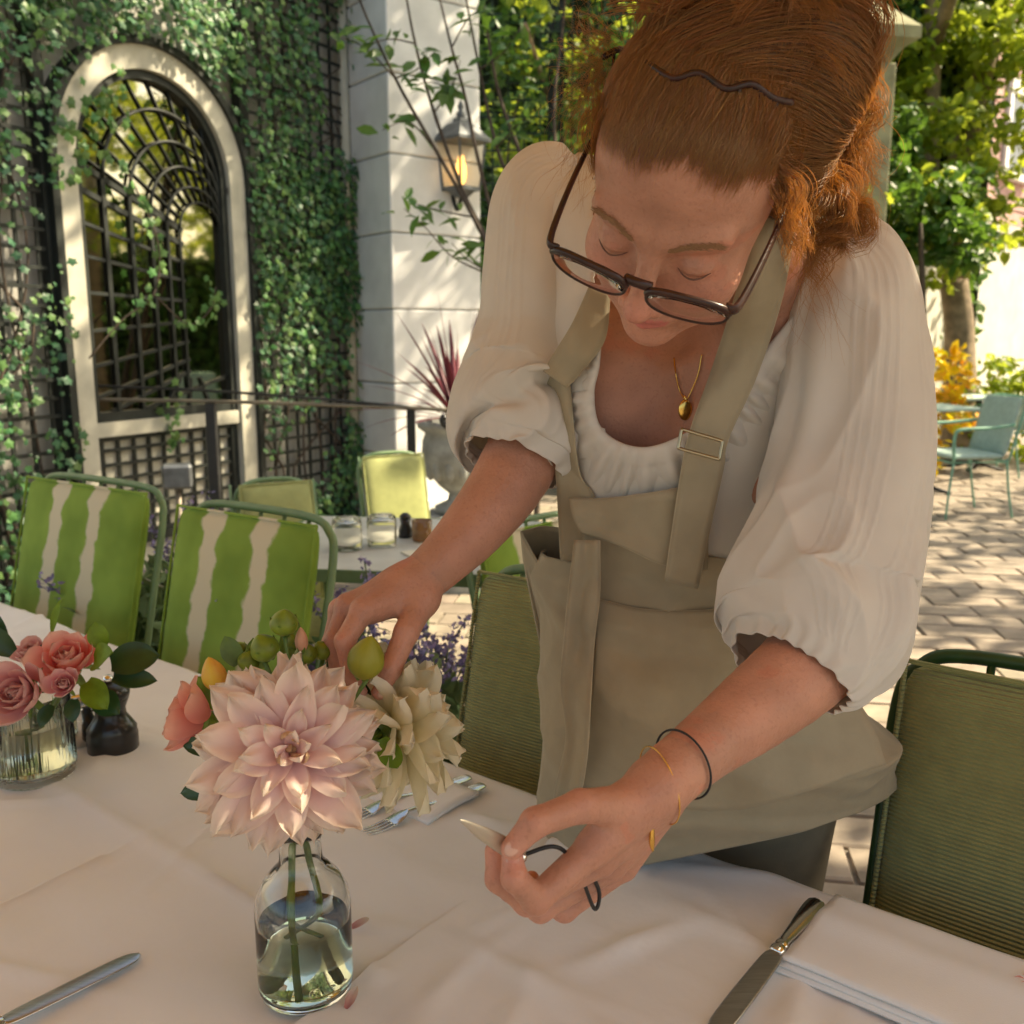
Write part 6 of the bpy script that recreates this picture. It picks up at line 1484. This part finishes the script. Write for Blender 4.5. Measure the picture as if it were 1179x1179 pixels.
X = np.stack([[P(x, y, d_) for (x, y), d_ in zip(r_, q_)] for r_, q_ in zip(S, dpk + .003 * np.sin(np.linspace(0, 9, nc))[None])])
o = part('pocket', sheet(X), m_apron, apn, solid=.003); edge_seam(X, o, idx=[X[0], X[:, 0]])
pb = np.stack([[P(x, y, d_) for x, y, d_ in r_] for r_ in [[(600, 612, 1.105), (628, 606, 1.13), (660, 614, 1.12), (682, 640, 1.09)], [(606, 660, 1.13), (630, 660, 1.15), (660, 665, 1.14), (684, 680, 1.11)], [(625, 760, 1.16), (640, 765, 1.165), (660, 768, 1.16), (680, 770, 1.14)]]])
part('pocket_back', sheet(surf(pb, 20, 20)), m_apron, apn, solid=.003)
o, X = panel([[(662, 622), (690, 622)], [(655, 680), (690, 684)], [(650, 730), (684, 736)], [(646, 790), (680, 800)], [(652, 850), (676, 866)], [(640, 905), (668, 915)], [(636, 940), (655, 945)]], 60, 8, .022, 'hanging_tie', m_apron, apn, seed=9, wrinkle=.006, lift=lambda a, b: .007 * np.sin(a * 9 + b * 2) + .006 * np.cos(b * 6.2))
edge_seam(X, o, idx=[X[:, 0], X[:, -1]])
# ---- jewellery
pd = front(790, 470, .93) - .006
nl = [(776, 412), (778, 430), (782, 448), (788, 460)], [(808, 408), (804, 430), (797, 448), (791, 460)]
pend = thing_parent = None
nk_ = part('necklace', join(*[tube([P(x, y, front(x, y, .93) - .003) for x, y in l], .0007, 6, 30) for l in nl]), m_gold, wm_)
part('pendant', ell(P(789, 472, pd), (.007, .0022, .0105), 16, 10), m_gold, nk_)
part('pendant_loop', tube([P(788, 456, pd), P(790, 460, pd - .001), P(789, 464, pd)], .0013, 8, 8), m_gold, nk_)
def bracelet(name, ca, cb, r_, rad, mat, tilt=0):
    a, b = P(*ca), P(*cb); d = (b - a) / np.linalg.norm(b - a); u = np.cross(d, FW); u /= np.linalg.norm(u); v = np.cross(d, u); c = (a + b) / 2
    pts = [c + rad * (math.cos(t) * u + 1.0 * math.sin(t) * v) + d * (tilt * math.cos(t)) for t in np.linspace(0, 2 * np.pi, 41)]
    return part(name, tube(pts, r_, 6, None, False), mat, wm_)
bracelet('hair_tie_bracelet', (800, 868, .715), (772, 892, .697), .0009, .0262, M('black_elastic', (.02, .02, .022), .7), .004)
bracelet('gold_bracelet', (768, 896, .694), (750, 912, .688), .0006, .0265, m_gold, .010)
b0 = P(751, 950, .672); part('bracelet_charm', tube([b0 + [0, 0, .004], b0 + [0, 0, -.012], b0 + [.001, 0, -.02]], [.0012, .0022, .0008], 8, 10), m_gold, wm_)

# ---- hair
SCC, SCR = np.array([0, -.014, .031]), np.array([.0775, .0965, .0875])
def hair_sdf(p):
    q = (p - HO) @ HM
    d = s_ell(q, SCC, SCR)
    d = smin(d, s_ell(q, (.012, -.055, .086), (.064, .055, .042)), .03)           # piled-up mass
    d = smin(d, s_ell(q, (.055, -.070, .060), (.050, .050, .055)), .03)
    d = smin(d, s_ell(q, (.070, -.045, .000), (.022, .030, .050)), .03)
    # hairline: cut away the face side
    cut = (q[..., 1] - .054) * .86 + (.075 - q[..., 2]) * .62 - .10 * np.maximum(0, np.abs(q[..., 0]) - .045)
    side = smax(q[..., 1] + .004 - .55 * (q[..., 2] - .0) , -(q[..., 2] - .055), .02)
    d = smax(d, cut, .01)
    return smax(d, -(q[..., 2] + .055), .02)
V, Q = nets(hair_sdf, *bounds([H(-.11, -.14, -.06), H(.13, .09, .17), H(-.11, .09, .17), H(.13, -.14, -.06), H(-.11, -.14, .17), H(.13, .09, -.06), H(.13, -.14, .17), H(-.11, .09, -.06)], 0), .004)
hairV, hairQ = V, Q
hr = part('hair', (V, Q), m_scalp, wm_)
def strands(name, curves, r0, parent, mat=m_hair, res=11, root=1.0):
    """thin three-sided strands, all as one mesh"""
    g = []; n_ = len(curves); t = np.linspace(0, 1, res)
    Pn = np.stack([cr(c, res) for c in curves]); T_ = np.gradient(Pn, axis=1); T_ /= np.linalg.norm(T_, axis=2)[..., None] + 1e-9
    ref = np.array([.31, .52, .79]); u = np.cross(T_, ref); u /= np.linalg.norm(u, axis=2)[..., None] + 1e-9; v = np.cross(T_, u)
    rr = np.asarray(r0)[:, None] * (1 - .75 * t ** 2)[None] if not np.isscalar(r0) else r0 * np.tile(1 - .75 * t ** 2, (n_, 1))
    rr = rr * (root + (1 - root) * np.clip(t * 5, 0, 1))[None]
    a = np.array([0, 2.094, 4.189]); V = Pn[:, :, None] + rr[..., None, None] * (np.cos(a)[None, None, :, None] * u[:, :, None] + np.sin(a)[None, None, :, None] * v[:, :, None])
    q = gridF(res, 3, True); Fc = (q[None] + (np.arange(n_) * res * 3)[:, None, None]).reshape(-1, 4)
    o = part(name, (V.reshape(-1, 3), Fc), mat, parent); o['kind'] = 'stuff'; return o
def on_scalp(d, k=1.0): d = np.asarray(d, float); d = d / np.linalg.norm(d / SCR); return SCC + d * k
g = np.random.default_rng(99)
BUN = np.array([.008, -.032, .108])
def push_out(Pn, gap):
    """keep strand points (n,k,3 local) outside the head"""
    for _ in range(4):
        d = head_sdf(HA(Pn.reshape(-1, 3))).reshape(Pn.shape[:2]); v = Pn - np.array([0, -.01, .02]); v /= np.linalg.norm(v, axis=2)[..., None]
        Pn = Pn + v * np.maximum(0, gap - d)[..., None]
    return Pn
n_ = 5200; a = g.uniform(-1.95, 1.95, n_)         # combed back from the hairline to the clip
lk = np.sin(a * 23) * .5 + np.sin(a * 41 + 1) * .3     # neighbouring strands gather into soft locks
s0 = np.stack([np.sin(a), .86 * np.cos(a) + .03, .47 * np.cos(a * .8) - .06], 1) + g.normal(size=(n_, 3)) * [.03, .05, .05]
s0[:, 2] += .42 * g.uniform(0, 1, n_) ** 2; s0[:, 2] += .05 * np.sin(a * 7 + 1) + .04 * np.sin(a * 13)
p0 = SCC + s0 / np.linalg.norm(s0 / SCR, axis=1)[:, None]
end = BUN + g.normal(size=(n_, 3)) * [.014, .010, .010] + np.stack([.042 * np.sin(a), 0 * a, 0 * a], 1)
fr = np.linspace(0, 1, 9); Pn = p0[:, None] * (1 - fr)[None, :, None] + end[:, None] * fr[None, :, None]
v = Pn - SCC; on_ = SCC + v / np.linalg.norm(v / SCR, axis=2)[..., None] * (1.008 + .022 * g.uniform(size=(n_, 1)) + .045 * np.sin(fr * 3.0) + .012 * lk[:, None] * np.sin(fr * 3.0))[..., None]
w_ = np.clip((fr - .6) / .4, 0, 1)[None, :, None]; Pn = on_ * (1 - w_) + Pn * w_
Pn[..., 0] += .004 * np.sin(fr * 5 + a[:, None] * 9) * fr; Pn = push_out(Pn, .0022)
strands('combed_strands', [HA(c) for c in Pn], g.uniform(.0002, .00042, n_), hr, res=10, root=.12)
# strands lying all over the hair mass, swept back and to her left
def hgrad(p, e=.002):
    return np.stack([hair_sdf(p + np.eye(3)[i] * e) - hair_sdf(p - np.eye(3)[i] * e) for i in range(3)], -1)
idx = g.integers(0, len(hairV), 5200); p = hairV[idx] + g.normal(size=(5200, 3)) * .002
ql = (p - HO) @ HM; keep = (ql[:, 2] > -.03) & (ql[:, 1] < .055); p = p[keep]; path = [p]
for k in range(9):
    n0_ = hgrad(p); n0_ /= np.linalg.norm(n0_, axis=1)[:, None] + 1e-9; ql = (p - HO) @ HM
    fl = np.stack([.9 + .4 * np.sin(ql[:, 2] * 70) + 0 * ql[:, 0], -.55 - 6 * (ql[:, 1] + .03), .9 * np.cos(ql[:, 0] * 45 + ql[:, 1] * 30) - 5 * (ql[:, 2] - .1)], 1) @ HM.T
    fl -= (fl * n0_).sum(1)[:, None] * n0_; fl /= np.linalg.norm(fl, axis=1)[:, None] + 1e-9
    p = p + fl * .0085; d = hair_sdf(p); p = p - n0_ * (d - .0012 - .0022 * math.sin(k * .35 + .1))[:, None]; path.append(p)
path = np.stack(path, 1)
path[:, :, :] += np.cumsum(g.normal(size=path.shape), 1) * .0005
strands('swept_strands', list(path), g.uniform(.0002, .00045, len(path)), hr, res=10, root=.3)
cv = []
def lock(pts, n_, spread, wave=0.0, turns=1.0, frizz=.0012):
    """a lock: n_ strands following one guide curve"""
    c = cr(np.asarray(pts), 12); t, u, v = frames(c); f = np.linspace(0, 1, 12)
    ph = g.uniform(0, 6.28); c = c + wave * (.3 + .7 * f)[:, None] * (np.cos(ph + f * turns * 6.28)[:, None] * u + np.sin(ph + f * turns * 6.28)[:, None] * v)
    for _ in range(n_):
        o = g.normal(size=2) * spread; k = 1 + .8 * (f - .4) ** 2 * g.uniform(-.5, 2)
        cv.append(c + (o[0] * k)[:, None] * u + (o[1] * k)[:, None] * v + np.cumsum(g.normal(size=(12, 3)), 0) * frizz * .35)
for i in range(95):            # waves piled behind the clip
    c0 = np.array([.014, -.056, .084]) + g.normal(size=3) * [.022, .016, .012]; rad = g.uniform(.028, .055); ax = np.array([g.normal() * .4, .55 + g.normal() * .3, .35 + g.normal() * .3]); ax /= np.linalg.norm(ax)
    u = np.cross(ax, [0, 1, .3]); u /= np.linalg.norm(u); v = np.cross(ax, u); ph = g.uniform(0, 6.28); sw = g.uniform(1.5, 3.0)
    lock([HA(c0 + rad * (u * math.cos(ph + sw * f) * 1.2 + v * math.sin(ph + sw * f) * .9) + ax * (f - .5) * .04) for f in np.linspace(0, 1, 7)], 30, .0042, .003, 1.2)
strands('piled_waves', cv, g.uniform(.0002, .00045, len(cv)), hr, res=12)
cv = []
def locks(n_, a, b, bow, spread, wave, turns, per=18, ls=.0026):
    wave, turns = wave * 1.5, turns * 1.5
    """n_ curly locks between pixel-depth regions a and b"""
    for _ in range(n_):
        p, q = P(*a) + g.normal(size=3) * spread, P(*b) + g.normal(size=3) * spread; m_ = (p + q) / 2 + P(C0 + bow[0], C0 - bow[1], .8) - P(C0, C0, .8) + g.normal(size=3) * spread * .6
        lock([p, (p + m_) / 2 + g.normal(size=3) * spread * .3, m_, (q + m_) / 2, q], per, ls, wave * g.uniform(.5, 1.4), turns * g.uniform(.7, 1.3))
locks(20, (880, 10, .715), (965, 75, .76), (15, 10), .011, .005, .8)
locks(18, (935, 30, .74), (985, 150, .785), (18, 5), .010, .007, 1.0)
locks(18, (945, 95, .76), (975, 215, .80), (14, 0), .010, .007, 1.1)
locks(14, (905, 110, .715), (935, 235, .76), (10, 0), .008, .006, 1.0)
locks(16, (925, 180, .76), (950, 285, .80), (20, 0), .009, .009, 1.2)
locks(9, (960, 60, .78), (1000, 185, .80), (12, 0), .008, .008, 1.0, 14)
locks(8, (940, 220, .78), (988, 262, .80), (10, -14), .006, .011, 1.1, 18)
locks(7, (925, 255, .79), (942, 330, .82), (4, 0), .006, .005, .9, 10)
locks(12, (885, 130, .690), (902, 236, .722), (8, 0), .007, .004, .9, 18)
locks(9, (895, 180, .700), (918, 290, .752), (6, 0), .006, .005, 1.0, 16)
locks(7, (690, 120, .705), (683, 190, .735), (-5, 0), .004, .002, .6, 12)
locks(6, (888, 185, .682), (917, 268, .705), (5, 0), .004, .003, .8, 18)
locks(3, (985, 235, .80), (962, 292, .80), (22, -6), .003, .004, .6, 14)
strands('loose_curls', cv, g.uniform(.0002, .00042, len(cv)), hr, res=18)
cv = []
def fly(n_, fa, fb, bow, wave):
    for _ in range(n_):
        p, q = P(*fa()), P(*fb()); m_ = (p + q) / 2 + g.normal(size=3) * bow; lock([p, m_, q], 1, .0005, wave * g.uniform(.3, 1.5), g.uniform(.4, 1.2), .0016)
fly(230, lambda: (695 + g.normal() * 8, g.uniform(50, 130), .735), lambda: (655 + g.normal() * 14, g.uniform(40, 250), .77), .010, .006)
fly(90, lambda: (705 + g.normal() * 10, 45 + g.normal() * 12, .725), lambda: (665 + g.normal() * 12, 30 + g.normal() * 18, .74), .008, .005)
fly(190, lambda: (965 + g.normal() * 12, g.uniform(30, 200), .775), lambda: (1002 + g.normal() * 9, g.uniform(40, 290), .79), .012, .006)
fly(120, lambda: (g.uniform(740, 960), 20, .72), lambda: (g.uniform(720, 980), -14 + g.normal() * 7, .72), .010, .005)
fly(36, lambda: (938 + g.normal() * 12, 300, .815), lambda: (955 + g.normal() * 26, 380 + g.normal() * 22, .84), .008, .004)
fly(0, lambda: (g.uniform(700, 890), 205 + g.normal() * 10, .685), lambda: (g.uniform(720, 880), 120 + g.normal() * 20, .66), .004, .002)
strands('flyaway_strands', cv, g.uniform(.00010, .0002, len(cv)), hr, res=16)
bvx = BVHTree.FromPolygons([Vector(v) for v in hairV], [list(map(int, f)) for f in hairQ])
m_clip = M('tortoise_clip', (.012, .006, .006), .4, col2=(.05, .012, .009), vscale=90)
cl = [P(x, y, front(x, y, .74, (bvx,)) - .0062) for x, y in ((694, 66), (715, 57), (745, 72), (775, 90), (805, 84), (835, 102), (865, 97), (890, 113), (912, 118))]
hc_ = part('hair_clip', tube(cl, .0024, 8, 60), m_clip, wm_)
for k in range(9):
    c = cr(cl, 40)[3 + k * 4]; part('clip_tooth', tube([c, c + UP * -.005 + FW * .003, c + UP * -.008 + FW * .010], [.0018, .0015, .0008], 6, 8), m_clip, hc_)

# ---- floral snips in the near hand
m_snip = M('snip_blade', (.62, .58, .48), .35, metal=.8, var=.1); m_grip = M('black_grip', (.015, .015, .016), .5)
pv = P(600, 985, .640); sn = thing('floral_snips', 'small floral snips with pale blade held in the near hand', 'snips', tuple(pv))
tip = P(530, 944, .600)
part('blade', along(pv, tip, [(0, .0055, .0018, 0), (.2, .0065, .0016, 0), (.6, .0050, .0012, 0), (.9, .0022, .0008, 0), (1, .0005, .0005, 0)], up=-FW), m_snip, sn)
part('pivot', ell(pv - FW * .003, (.004, .004, .004), 12, 8), m_steel, sn)
lp_ = [P(600, 985, .645), P(640, 975, .650), P(665, 1000, .668), P(684, 1046, .690), P(690, 1028, .692), P(678, 1000, .676)]
part('handle_loop', tube(lp_, .0015, 8, 40), m_grip, sn)
